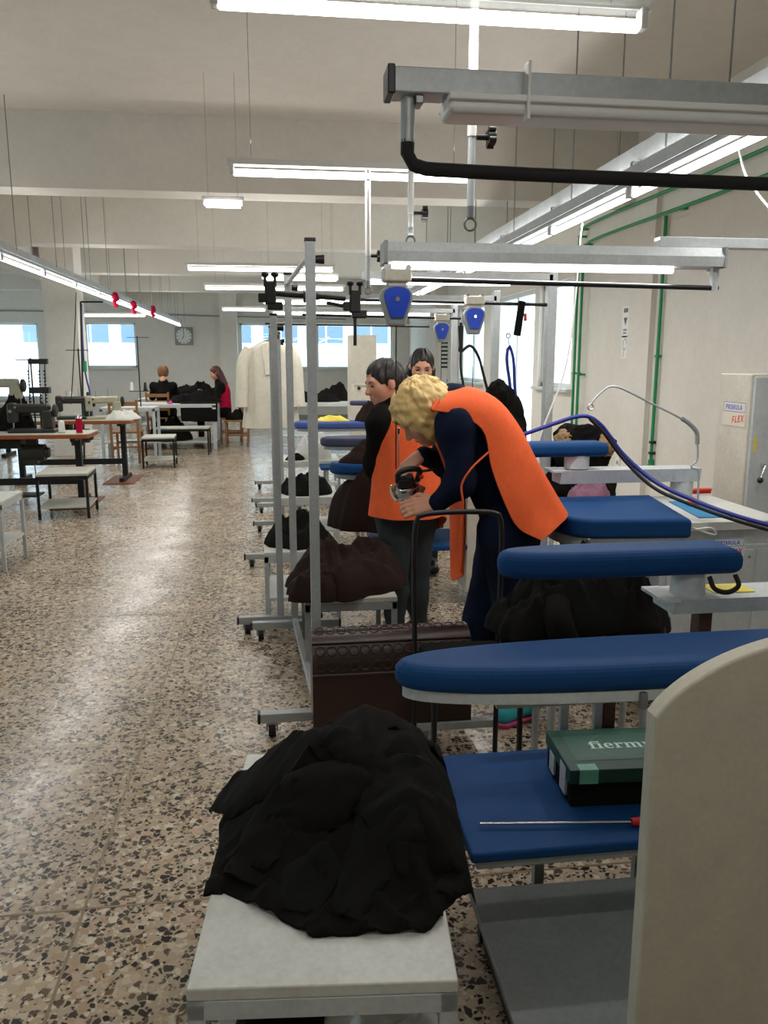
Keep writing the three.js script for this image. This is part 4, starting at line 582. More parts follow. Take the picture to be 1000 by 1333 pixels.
// ------------------------------------------------------------------ sewing side
function sewTable(label, x0, x1, z, h, matTop, edge) {
  const t = thing('sewing_table', label, 'table', V((x0 + x1) / 2, 0, z)), d = .52;
  const s = new THREE.Shape(), r = .07; s.moveTo(x0, -d / 2); s.lineTo(x1 - r, -d / 2); s.quadraticCurveTo(x1, -d / 2, x1, -d / 2 + r); s.lineTo(x1, d / 2 - r); s.quadraticCurveTo(x1, d / 2, x1 - r, d / 2); s.lineTo(x0, d / 2); s.lineTo(x0, -d / 2);
  wpart(t, 'tabletop', slabGeo(s, h - .006, h, z, 0), matTop); wpart(t, 'wood_edge', slabGeo(s, h - .045, h - .006, z, .004), edge);
  for (const x of [x0 + .12, x1 - .16]) { const l = wpart(t, 'leg', [bb(x - .03, x + .03, .06, h - .045, z - .035, z + .035)], M.blackMetal); wpart(l, 'foot', bb(x - .03, x + .03, .0, .06, z - .28, z + .28, .01), M.blackMetal); wpart(l, 'top_arm', bb(x - .025, x + .025, h - .075, h - .045, z - .22, z + .22), M.blackMetal); }
  wpart(t, 'crossbar', bb(x0 + .12, x1 - .16, .2, .27, z - .015, z + .015), M.blackMetal);
  const m = wpart(t, 'motor', [cy(V((x0 + x1) / 2 - .02, h - .2, z + .05), V((x0 + x1) / 2 + .2, h - .2, z + .05), .085, .085, 20), cy(V((x0 + x1) / 2 + .2, h - .2, z + .05), V((x0 + x1) / 2 + .24, h - .2, z + .05), .06, .05, 20), bx((x0 + x1) / 2 + .06, h - .29, z + .05, .14, .05, .12, .01)], M.sewGreen); wpart(m, 'motor_bracket', bx((x0 + x1) / 2 + .08, h - .085, z + .05, .1, .08, .08), M.blackMetal);
  wpart(t, 'pedal', bx((x0 + x1) / 2 - .05, .1, z + .02, .34, .02, .24, .006).rotateX(0), M.darkIron); wpart(t, 'pedal_rod', cy(V((x0 + x1) / 2 + .08, .1, z), V((x0 + x1) / 2 + .08, h - .28, z + .04), .006), M.steel); wpart(t, 'oil_pan', bx((x0 + x1) / 2 - .18, h - .1, z, .32, .11, .2, .01), M.darkIron);
  return t;
}
function sewMachine(label, x, y, z, mat, s = 1, turn = 0) {      // head to the left, handwheel right
  const t = thing('sewing_machine', label, 'sewing machine', V(x, y, z), undefined, turn);
  part(t, 'bed', bx(0, .02 * s, 0, .46 * s, .04 * s, .19 * s, .012), mat); part(t, 'pillar', bx(.15 * s, .13 * s, 0, .11 * s, .2 * s, .13 * s, .025), mat); part(t, 'arm', bx(-.02 * s, .245 * s, 0, .4 * s, .09 * s, .11 * s, .028), mat); part(t, 'head', bx(-.19 * s, .2 * s, 0, .085 * s, .2 * s, .12 * s, .02), mat);
  const hw = part(t, 'handwheel', lathe([[0, -.02], [.05, -.02], [.066, -.01], [.066, .012], [.05, .02], [0, .02]].map(q => [q[0] * s, q[1] * s])).rotateZ(Math.PI / 2).translate(.225 * s, .22 * s, 0), M.darkIron); part(t, 'needle_bar', [cy(V(-.19 * s, .05 * s, 0), V(-.19 * s, .12 * s, 0), .006 * s), bx(-.19 * s, .045 * s, .005, .03 * s, .006, .05 * s, 0)], M.chrome);
  part(t, 'tension_dial', [cy(V(-.19 * s, .22 * s, .06 * s), V(-.19 * s, .22 * s, .085 * s), .016 * s), cy(V(-.14 * s, .26 * s, .055 * s), V(-.14 * s, .26 * s, .075 * s), .012 * s)], M.chrome); part(t, 'thread_post', cy(V(.05 * s, .28 * s, 0), V(.05 * s, .4 * s, 0), .004), M.steel); part(t, 'thread_post', cy(V(-.1 * s, .28 * s, 0), V(-.1 * s, .36 * s, 0), .004), M.steel); return t;
}
function threadStand(label, x, y, z, h, n = 2) {
  const t = thing('thread_stand', label, 'thread stand', V(x, y, z)); part(t, 'pole', cy(V(0, 0, 0), V(0, h, 0), .009), M.darkIron); part(t, 'top_bar', bar(V(-.15, h - .02, 0), V(.17, h - .02, 0), .01, .01), M.darkIron); part(t, 'spool_bar', bar(V(-.16, h * .22, 0), V(.16, h * .22, 0), .025, .01), M.darkIron);
  for (let i = 0; i < n; i++) { const q = i % 2 ? -.12 : .08; part(t, 'spool', lathe([[0, 0], [.035, 0], [.028, .02], [.018, .12], [.01, .13], [0, .13]], 14).translate(q, h * .22 + .006, 0), i % 2 ? M.whitePlastic : M.blackPlastic); } return t;
}
const h1 = .74, s1z = -8.55, s1r = PY(122, 562, h1).x;
sewTable('sewing table with orange wood edge and a red spray can on it', s1r - 1.35, s1r, s1z, h1, M.tableTopGrey, M.orangeWood);
sewMachine('dark grey sewing machine on the orange edged table with spray can', PY(68, 556, h1).x, h1, s1z, M.sewGreen, 1.0, Math.PI * .0);
{ const p = V(PY(91, 560, h1).x, h1, s1z + .08), t = thing('thread_cone', 'white thread cone beside the red spray can', 'thread cone', p); part(t, 'thread', lathe([[0, .005], [.034, .005], [.03, .11], [.012, .125], [0, .125]], 16), M.whitePlastic); part(t, 'cone_base', cy(V(0, 0, 0), V(0, .008, 0), .036), M.greyPaint); const q = V(PY(108, 562, h1).x, h1, s1z + .12), c = thing('spray_can', 'dark red spray can standing on the orange edged sewing table', 'spray can', q); part(c, 'can', cy(V(0, 0, 0), V(0, .15, 0), .032, .032, 18), M.redCloth); part(c, 'shoulder', lathe([[.032, .15], [.026, .165], [.012, .172], [0, .172]], 18), M.chrome); part(c, 'nozzle', cy(V(0, .17, 0), V(0, .195, 0), .009), M.whitePlastic); }
{ const p = V(PY(80, 545, h1).x, h1, s1z - .16); single('black_garment', 'black garment heaped behind the dark grey sewing machine', 'garment', heap(V(p.x, h1, s1z - .3), .2, .36, .16, 61, 40, 20, .7), M.blackCloth); }
const s2z = -10.2, s2r = PY(174, 546, .76).x;
sewTable('sewing table with orange edge behind, carrying the cream overlock machine', s2r - 1.5, s2r, s2z, .76, M.tableTopGrey, M.orangeWood);
sewMachine('cream overlock machine with tall thread rods', PY(138, 545, .76).x, .76, s2z, M.sewCream, .95, .3); sewMachine('dark sewing machine beside the cream overlock machine', PY(112, 545, .76).x - .1, .76, s2z, M.sewGreen, .95, .2);
single('white_cloth', 'white cloth lying on the sewing table beside the cream overlock machine', 'cloth', heap(V(PY(162, 545, .76).x, .76, s2z), .22, .1, .2, 63, 30, 14), M.whiteCloth);
threadStand('tall thread stand on the table with the cream overlock machine', PY(105, 545, .76).x, .76, s2z - .2, .85); threadStand('tall thread stand with black spool before the clock wall', PZ(183, 520, -12.6).x, .78, -12.6, 1.05); threadStand('thread stand on the orange edged table beside the black heap', PZ(36, 520, s1z).x, h1, s1z - .2, .75, 1);
const s3 = PY(16, 530, .76); sewTable('sewing table with brown edge below the tall back window', s3.x - 1.2, s3.x + .05, s3.z, .76, M.tableTopGrey, M.redBoard); sewMachine('cream sewing machine on the brown edged table by the tall window', s3.x - .15, .76, s3.z, M.sewCream, 1.5);
{ const z = s1z - .22, P = (u, v) => PZ(u, v, z), t = thing('thread_rack', 'dark beaded thread rack with three rods before the tall back window', 'thread rack', V(P(49, 540).x, h1, z)); for (const u of [38, 52, 59]) { const q = wpart(t, 'rod', cy(V(P(u, 540).x, h1, z), V(P(u, 480).x, P(u, 468).y, z), .006), M.blackMetal); for (let y = h1 + .3; y < P(u, 480).y; y += .035) wpart(q, 'bead', sph(V(P(u, 500).x, y, z), .013, 1, .7, 1, 8), M.blackMetal); } wpart(t, 'top_bar', bb(P(37, 470).x, P(62, 470).x, P(50, 474).y, P(50, 467).y, z - .03, z + .03), M.darkIron); wpart(t, 'shelf', bb(P(37, 470).x, P(62, 470).x, P(50, 512).y, P(50, 504).y, z - .05, z + .05), M.darkIron);
  const B = (u, v) => PZ(u, v, -12.4); single('air_hose', 'blue air hose with green coupling beside the white column', 'hose', tube([PZ(106, 396, -12.22), B(107, 430), B(110, 478), B(113, 495), B(117, 512), B(116, 530)], .012, 24, 6), M.blueHose); single('hose_coupling', 'green coupling at the top of the blue air hose', 'coupling', cy(B(109.5, 470), B(110.5, 484), .035, .03, 10), M.greenPipe); }
{ const c = V(PZ(183, 540, -12.6).x, 0, -12.6); trolleyTable('narrow white table under the tall thread stand', V(c.x - .15, 0, c.z), 0, .8, .5, .78, M.painted, M.whiteTop, .25, undefined, { leg: .04 }); }
for (const [l, x, z] of [['red brown board under the nearer sewing table', s1r - .18, s1z], ['red brown board under the farther sewing table', s2r - .18, s2z]]) single('floor_board', l, 'board', bx(x, .0, z + .02, .36, .012, .75, .002).translate(0, .006, 0), M.redBoard);
const BM = [M.blackMetal, M.tableTopGrey];
trolleyTable('small grey table with black legs standing before the orange edged sewing table', V(-2.02, 0, -7.9), .06, .46, .52, .43, ...BM, .11, 'small grey tables with black legs');
trolleyTable('small grey table with black legs beside the wooden chair', V(-1.66, 0, -11.5), .06, .44, .52, .43, ...BM, .11, 'small grey tables with black legs');
trolleyTable('wide grey low table with black legs before the big white table', V(-1.5, 0, -13.05), 0, .82, .4, .43, ...BM, undefined, 'small grey tables with black legs');
trolleyTable('white low table with pink ribbon in front of the sewing tables', V(-2.16, 0, -5.95), 0, .5, .5, .5, M.painted, M.whiteTop, .18);
single('pink_ribbon', 'pink ribbon on the white low table before the sewing tables', 'ribbon', tube([V(-2.06, .51, -5.8), V(-2.0, .57, -5.78), V(-2.04, .63, -5.78), V(-2.08, .57, -5.76), V(-2.02, .51, -5.74)], .012, 20, 6), M.pink);
trolleyTable('big white work table with shelf where two workers sit', V(-1.75, 0, -14.1), 0, 1.45, .9, .76, M.painted, M.whiteTop, .12, undefined, { leg: .06, name: 'work_table' });
trolleyTable('white work table behind the big one, under black cloth', V(-1.8, 0, -15.6), 0, 1.5, .8, .78, M.painted, M.whiteTop, .3, undefined, { leg: .05, name: 'work_table' });
single('black_garment', 'black garment mound on the big white table between the workers', 'garment', heap(V(-1.4, .76, -14.15), .42, .17, .32, 71), M.blackCloth); single('black_garment', 'black cloth spread hanging over the front of the big white table', 'garment', drape([[-1.62, -14.0], [-.98, -14.0], [-1.0, -13.62], [-1.4, -13.6], [-1.6, -13.62]], (x, z) => .765 - (z > -13.66 ? Math.min(.3, (z + 13.66) * 8) : 0), .006, 73, .03), M.blackCloth);
single('black_garment', 'black cloth heap on the table behind the seated workers', 'garment', heap(V(-1.5, .78, -15.5), .5, .27, .3, 75), M.blackCloth); single('black_garment', 'black bundle under the big white table', 'garment', heap(V(-1.85, .135, -14.0), .35, .36, .3, 77), M.blackCloth);
{ const p = V(-1.78, .76, -13.75), t = thing('pin_cushion', 'pink pin cushion on the big white table', 'pin cushion', p); part(t, 'cushion', heap(V(0, 0, 0), .05, .06, .05, 78, 20, 10, .2), M.pink); part(t, 'band', cy(V(0, 0, 0), V(0, .015, 0), .045, .045, 14), M.whitePlastic); }
function woodChair(label, x, z, turn) {
  const t = thing('wooden_chair', label, 'chair', V(x, 0, z), 'wooden ladder back chairs', turn);      // faces +z
  part(t, 'seat', bx(0, .45, 0, .42, .03, .4, .01), M.wood); for (const s of [-1, 1]) { part(t, 'leg', bar(V(s * .18, 0, .17), V(s * .18, .44, .17), .034, .034), M.wood); part(t, 'back_post', bar(V(s * .185, 0, -.19), V(s * .19, .92, -.24), .034, .034), M.wood); part(t, 'stretcher', bar(V(s * .18, .2, .17), V(s * .185, .2, -.2), .02, .025), M.wood); }
  for (const y of [.62, .74, .86]) part(t, 'back_slat', bar(V(-.18, y, -.215 - (y - .6) * .06), V(.18, y, -.215 - (y - .6) * .06), .018, .06), M.wood); part(t, 'front_stretcher', [bar(V(-.18, .28, .17), V(.18, .28, .17), .02, .025), bar(V(-.18, .24, -.2), V(.18, .24, -.2), .02, .025)], M.wood); return t;
}
woodChair('wooden chair holding a black bag, beside the worker in the red vest', -.72, -14.15, -Math.PI / 2); woodChair('wooden chair under the worker in the red vest', -.86, -14.75, -Math.PI / 2 + .1); woodChair('wooden chair pushed to the narrow white table', PY(188, 588, 0).x, -12.05, Math.PI); woodChair('wooden chair under the worker in black', -2.12, -14.95, Math.PI);
single('black_bag', 'black bag lying on the wooden chair seat', 'bag', heap(V(-.72, .465, -14.12), .17, .16, .16, 81, 30, 14), M.blackCloth);
{ const x = .6, z = -2.63, t = thing('black_chair', 'black tubular chair in front of the blonde worker', 'chair', V(x, 0, z)), a = PZ(541, 700, z).x, b = PZ(652, 700, z).x, top = PZ(600, 668, z).y;
  wpart(t, 'back_frame', tube([V(a, 0, z), V(a, .4, z), V(a, top - .04, z), V(a + .008, top - .01, z), V(a + .04, top, z), V(b - .04, top, z), V(b - .008, top - .01, z), V(b, top - .04, z), V(b, .4, z), V(b, 0, z)], .0095, 90, 8), M.blackPlastic); wpart(t, 'seat', bb(a + .01, b - .01, .44, .485, z + .01, z + .33, .018), M.blackCloth); for (const q of [a + .01, b - .01]) wpart(t, 'leg', cy(V(q, 0, z + .32), V(q, .45, z + .31), .0095), M.blackPlastic); }

// ------------------------------------------------------------------ people: tapered bones joined by a smooth minimum, meshed with surface nets
function sdfMesh(f, lo, hi, cell) {
  const nx = Math.ceil((hi.x - lo.x) / cell) + 1, ny = Math.ceil((hi.y - lo.y) / cell) + 1, nz = Math.ceil((hi.z - lo.z) / cell) + 1, D = new Float32Array(nx * ny * nz);
  for (let k = 0, q = 0; k < nz; k++) for (let j = 0; j < ny; j++) for (let i = 0; i < nx; i++) D[q++] = f(lo.x + i * cell, lo.y + j * cell, lo.z + k * cell);
  const id = new Int32Array(nx * ny * nz).fill(-1), pos = [], idx = [], at = (i, j, k) => i + nx * (j + ny * k);
  for (let k = 0; k < nz - 1; k++) for (let j = 0; j < ny - 1; j++) for (let i = 0; i < nx - 1; i++) {
    let m = 0, sx = 0, sy = 0, sz = 0, n = 0; const c = []; for (let b = 0; b < 8; b++) { const v = D[at(i + (b & 1), j + (b >> 1 & 1), k + (b >> 2))]; c.push(v); if (v < 0) m |= 1 << b; } if (m === 0 || m === 255) continue;
    for (let a = 0; a < 8; a++) for (const e of [1, 2, 4]) if (!(a & e)) { const b = a | e; if ((c[a] < 0) !== (c[b] < 0)) { const t = c[a] / (c[a] - c[b]); sx += (a & 1) + (e === 1 ? t : 0); sy += (a >> 1 & 1) + (e === 2 ? t : 0); sz += (a >> 2) + (e === 4 ? t : 0); n++; } }
    id[at(i, j, k)] = pos.length / 3; pos.push(lo.x + (i + sx / n) * cell, lo.y + (j + sy / n) * cell, lo.z + (k + sz / n) * cell);
  }
  const quad = (a, b, c, d, flip) => { if (a < 0 || b < 0 || c < 0 || d < 0) return; if (flip) idx.push(a, c, b, a, d, c); else idx.push(a, b, c, a, c, d); };
  for (let k = 1; k < nz - 1; k++) for (let j = 1; j < ny - 1; j++) for (let i = 1; i < nx - 1; i++) {
    const v = D[at(i, j, k)] < 0;
    if (v !== D[at(i + 1, j, k)] < 0) quad(id[at(i, j, k)], id[at(i, j - 1, k)], id[at(i, j - 1, k - 1)], id[at(i, j, k - 1)], v);
    if (v !== D[at(i, j + 1, k)] < 0) quad(id[at(i, j, k)], id[at(i, j, k - 1)], id[at(i - 1, j, k - 1)], id[at(i - 1, j, k)], v);
    if (v !== D[at(i, j, k + 1)] < 0) quad(id[at(i, j, k)], id[at(i - 1, j, k)], id[at(i - 1, j - 1, k)], id[at(i, j - 1, k)], v);
  }
  const g = new THREE.BufferGeometry(); g.setAttribute('position', new THREE.Float32BufferAttribute(pos, 3)); g.setIndex(idx); g.computeVertexNormals(); return g;
}
const smin = (a, b, k) => { const h = clamp(.5 + .5 * (b - a) / k, 0, 1); return mix(b, a, h) - k * h * (1 - h); };
const bone = (a, b, ra, rb = ra) => { const dx = b.x - a.x, dy = b.y - a.y, dz = b.z - a.z, L = dx * dx + dy * dy + dz * dz || 1e-9; return (x, y, z) => { const px = x - a.x, py = y - a.y, pz = z - a.z, h = clamp((px * dx + py * dy + pz * dz) / L, 0, 1), qx = px - dx * h, qy = py - dy * h, qz = pz - dz * h; return Math.sqrt(qx * qx + qy * qy + qz * qz) - mix(ra, rb, h); }; };
const ell = (cx, cy2, cz, rx, ry, rz) => (x, y, z) => { const a = (x - cx) / rx, b = (y - cy2) / ry, c = (z - cz) / rz, k = Math.sqrt(a * a + b * b + c * c); return (k - 1) * Math.min(rx, ry, rz); };
const joined = (fs, k) => (x, y, z) => { let d = fs[0](x, y, z); for (let i = 1; i < fs.length; i++) d = smin(d, fs[i](x, y, z), k); return d; };
function meshBones(list, k, cell, extra) { const lo = V(9, 9, 9), hi = V(-99, -9, -99); for (const [a, b, ra, rb = ra] of list) for (const [p, r] of [[a, ra], [b, rb]]) { lo.min(V(p.x - r, p.y - r, p.z - r)); hi.max(V(p.x + r, p.y + r, p.z + r)); } lo.subScalar(.04 + cell); hi.addScalar(.04 + cell); const f = joined(list.map(q => bone(...q)), k); return sdfMesh(extra ? (x, y, z) => extra(f(x, y, z), x, y, z) : f, lo, hi, cell); }
function headFrame(c, fwd, up, s = 1) { const z = fwd.clone().normalize(), x = up.clone().cross(z).normalize(), y = z.clone().cross(x); return new THREE.Matrix4().makeBasis(x.multiplyScalar(s), y.multiplyScalar(s), z.multiplyScalar(s)).setPosition(c); }
const skullF = ell(0, .025, -.012, .074, .092, .093);
const headF = (() => { const parts = [[ell(0, -.045, .025, .054, .064, .06), .035], [bone(V(0, .004, .084), V(0, -.026, .1), .009, .0135), .012], [bone(V(-.017, -.06, .078), V(.017, -.06, .078), .0075), .012], [bone(V(-.036, .022, .07), V(.036, .022, .07), .013), .02], [bone(V(0, -.095, .055), V(0, -.085, .06), .018), .02], [ell(-.036, -.022, .05, .026, .026, .026), .03], [ell(.036, -.022, .05, .026, .026, .026), .03], [ell(-.076, -.006, -.008, .012, .03, .019), .008], [ell(.076, -.006, -.008, .012, .03, .019), .008], [bone(V(0, -.06, -.03), V(0, -.15, -.045), .052, .055), .03]];
  const s1 = ell(-.031, .003, .092, .016, .012, .014), s2 = ell(.031, .003, .092, .016, .012, .014); return (x, y, z) => { let d = skullF(x, y, z); for (const [f, k] of parts) d = smin(d, f(x, y, z), k); d = -smin(-d, s1(x, y, z), .01); return -smin(-d, s2(x, y, z), .01); }; })();
const headGeo = cell => sdfMesh(headF, V(-.11, -.23, -.13), V(.11, .14, .14), cell);
function hairGeo(kind, cell) {
  const shell = ell(0, .027, -.016, .081, .1, .1), face = (x, y, z) => (y - .05) * -.62 + (z - .058) * .78 - Math.abs(x) * .25 * (kind === 'tied' ? 1.3 : .9) + .006 * N3(x * 60, y * 20, 1); let f;
  const st = (x, y, z, a) => { const g = Math.atan2(x, z + .03 + y * .3); return (N3(g * 13, y * 9, 2.5) * .6 + N3(g * 5, y * 7 + 5, 7) + N3(x * 24, y * 9 + 5, z * 24) * .5) * a; };
  if (kind === 'bob') { const low = ell(0, -.035, -.03, .104, .11, .1); f = (x, y, z) => Math.max(smin(ell(0, .027, -.016, .1, .115, .115)(x, y, z), low(x, y, z), .05), (y + .02) * -.45 + (z - .055) * .9 - Math.abs(x) * .35) + st(x, y, z, .007) + N3(x * 26, y * 26 + 3, z * 26) * .012 + N3(x * 60, y * 40, z * 60) * .005; }
  else if (kind === 'long') { const l = bone(V(-.062, -.03, -.03), V(-.07, -.26, -.05), .04, .028), r = bone(V(.062, -.03, -.03), V(.07, -.26, -.05), .04, .028), b = bone(V(0, -.03, -.07), V(0, -.24, -.09), .06, .05); f = (x, y, z) => smin(Math.max(shell(x, y, z), face(x, y, z)), smin(b(x, y, z), Math.min(l(x, y, z), r(x, y, z)), .03), .025) + st(x, y, z, .008); }
  else if (kind === 'tied') { const b = ell(0, -.03, -.105, .05, .05, .045), n2 = bone(V(0, -.0, -.05), V(0, -.07, -.075), .075, .05); f = (x, y, z) => smin(Math.max(shell(x, y, z), face(x, y, z)), smin(b(x, y, z), n2(x, y, z), .02), .02) + st(x, y, z, .008); }
  else { const b = ell(0, -.02, -.05, .085, .08, .07); f = (x, y, z) => smin(Math.max(ell(0, .03, -.018, .095, .11, .11)(x, y, z), face(x, y, z)), b(x, y, z), .03) + st(x, y, z, .012); }
  return sdfMesh(f, V(-.15, -.33, -.18), V(.15, .18, .13), cell);
}
function hand(w, dir, back, curl, s = 1, thumbSide = 1) {     // bones of a hand: palm, four fingers of three joints, thumb
  const x = dir.clone().normalize(), zc = x.clone().cross(back).normalize(), y = zc.clone().cross(x).normalize(), B = [], at = (a, b, c) => w.clone().addScaledVector(x, a * s).addScaledVector(y, b * s).addScaledVector(zc, c * s);
  for (const c of [-.026, -.009, .009, .026]) B.push([at(0, 0, c * .6), at(.082, 0, c), .014 * s, .0115 * s]);
  [[-.028, .06], [-.0095, .072], [.0095, .078], [.028, .07]].forEach(([c, L], i) => { let p = at(.084, 0, c), ang = 0; for (let k = 0; k < 3; k++) { ang += curl * (k ? 1 : .75); const l = L * [.45, .32, .25][k] * s, q = p.clone().addScaledVector(x, Math.cos(ang) * l).addScaledVector(y, -Math.sin(ang) * l); B.push([p, q, (.0092 - k * .0008) * s, (.0086 - k * .0009) * s]); p = q; } });
  const t0 = at(.02, -.004, .03 * thumbSide), t1 = at(.055, -.018 - curl * .008, .05 * thumbSide), t2 = at(.085, -.03 - curl * .012, .046 * thumbSide); B.push([t0, t1, .0125 * s, .0105 * s], [t1, t2, .0102 * s, .0085 * s]); return B;
}
function person(label, o) {
  const c = o.cell ?? .012, hc = o.headCell ?? .004, base = V(o.pelvis.x, o.baseY ?? 0, o.pelvis.z), t = thing('person', label, 'person', base);
  const HF = headFrame(o.head, o.fwd, o.up, o.hs ?? 1), L = (o.shoulders), hipW = o.hips;
  const torso = r => [[L[0], L[1], .062 * r, .062 * r], [o.neck, o.chest, .085 * r, .115 * r], [L[0], o.chest, .06 * r, .1 * r], [L[1], o.chest, .06 * r, .1 * r], [o.chest, o.pelvis, .118 * r, .118 * r], [hipW[0], hipW[1], .1 * r, .1 * r]];
  const armB = (a, r) => [[a.sh, a.el, .056 * r, .046 * r], [a.el, a.wr, .046 * r, .034 * r]], legB = (l, r) => [[l.hip, l.knee, .086 * r, .062 * r], [l.knee, l.ank, .062 * r, .043 * r]];
  const skinBones = [...torso(.86), ...o.arms.flatMap(a => armB(a, .84)), ...o.legs.flatMap(l => legB(l, .86)), [o.neck, V(0, -.1, -.035).applyMatrix4(HF), .052, .05]];
  const geos = [meshBones(skinBones, .04, c * 1.25), headGeo(hc).applyMatrix4(HF)];
  for (const a of o.arms) if (a.hand) geos.push(meshBones([[a.el.clone().lerp(a.wr, .6), a.wr, .032, .026], ...hand(a.wr, a.hand.dir, a.hand.back, a.hand.curl ?? .5, .95, a.hand.side ?? 1)], .007, o.handCell ?? .0035)); else geos.push(meshBones([[a.wr, a.wr.clone().add(a.wr.clone().sub(a.el).normalize().multiplyScalar(.09)), .03, .02]], .01, .008));
  const body = wpart(t, 'body', geos.map(norm), M.skin);
  wpart(body, 'hair', hairGeo(o.hair, o.hairCell ?? hc * 1.4).applyMatrix4(HF), o.hairMat);
  const ey = []; for (const s of [-1, 1]) ey.push(sph(V(s * .031, .001, .079), .012, 1.2, .45, .5, 10).applyMatrix4(HF)); wpart(body, 'eyes', ey, M.darkHair); const br = []; for (const s of [-1, 1]) br.push(tube([V(s * .018, .02, .088), V(s * .032, .026, .086), V(s * .046, .021, .077)], .0032, 8, 5).applyMatrix4(HF)); wpart(body, 'eyebrows', br, o.hairMat); wpart(body, 'lips', tube([V(-.02, -.06, .08), V(0, -.0585, .087), V(.02, -.06, .08)], .0045, 10, 6).applyMatrix4(HF), M.lips ?? (mk('lips', 0xa8554e, .5)));
  const wr = (d, x, y, z) => d + .007 * N3(x * 9, y * 13, z * 9) + .004 * N3(x * 24, y * 20, z * 24);
  wpart(t, o.topName ?? 'sweater', meshBones([...torso(1), ...o.arms.flatMap(a => armB({ ...a, wr: a.el.clone().lerp(a.wr, .93) }, 1.12))], .045, c, wr), o.top);
  wpart(t, 'trousers', meshBones([[o.pelvis, o.pelvis.clone().add(V(0, .06, 0)), .125, .12], [hipW[0], hipW[1], .1, .1], ...o.legs.flatMap(l => legB(l, o.legScale ?? 1.08))], .05, c, wr), o.bottom);
  for (const l of o.legs) if (l.toe) { const sh = wpart(t, 'shoe', meshBones([[l.ank.clone().add(V(0, -.03, 0)), l.toe, .042, .036], [l.ank, l.ank.clone().add(V(0, -.04, 0)), .045, .04]], .03, .007, (d, x, y, z) => Math.max(d, .012 - y)), o.shoe ?? M.blackPlastic); if (o.sole) wpart(sh, 'sole', meshBones([[l.ank.clone().add(V(0, -.055, 0)), l.toe.clone().add(V(0, -.02, 0)), .048, .042]], .02, .007, (d, x, y, z) => Math.max(d, Math.abs(y - .012) - .011)), o.sole); }
  return t;
}
function sheet(rows, th = .006) {        // lofted cloth with thickness from rows of points
  const n = rows[0].length, pos = [], idx = [], g0 = new THREE.BufferGeometry(); for (const r of rows) for (const p of r) pos.push(p.x, p.y, p.z);
  for (let j = 0; j < rows.length - 1; j++) for (let i = 0; i < n - 1; i++) { const a = j * n + i; idx.push(a, a + n, a + 1, a + 1, a + n, a + n + 1); } g0.setAttribute('position', new THREE.Float32BufferAttribute(pos, 3)); g0.setIndex(idx); g0.computeVertexNormals();
  const nr = g0.attributes.normal, N = pos.length / 3, all = [...pos]; for (let i = 0; i < N; i++) all.push(pos[3 * i] - nr.getX(i) * th, pos[3 * i + 1] - nr.getY(i) * th, pos[3 * i + 2] - nr.getZ(i) * th);
  const out = [...idx]; for (let k = 0; k < idx.length; k += 3) out.push(idx[k] + N, idx[k + 2] + N, idx[k + 1] + N); const rim = []; for (let i = 0; i < n; i++) rim.push(i); for (let j = 1; j < rows.length; j++) rim.push(j * n + n - 1); for (let i = n - 2; i >= 0; i--) rim.push((rows.length - 1) * n + i); for (let j = rows.length - 2; j > 0; j--) rim.push(j * n); for (let k = 0; k < rim.length; k++) { const a = rim[k], b = rim[(k + 1) % rim.length]; out.push(a, b, a + N, b, b + N, a + N); }
  const g = new THREE.BufferGeometry(); g.setAttribute('position', new THREE.Float32BufferAttribute(all, 3)); g.setIndex(out); g.computeVertexNormals(); return toCreasedNormals(g, 1.2);
}
const curveRows = (rows, n) => { const cs = rows[0].map((_, i) => new THREE.CatmullRomCurve3(rows.map(r => r[i]))); return [...Array(n)].map((_, k) => cs.map(c => c.getPoint(k / (n - 1)))); };
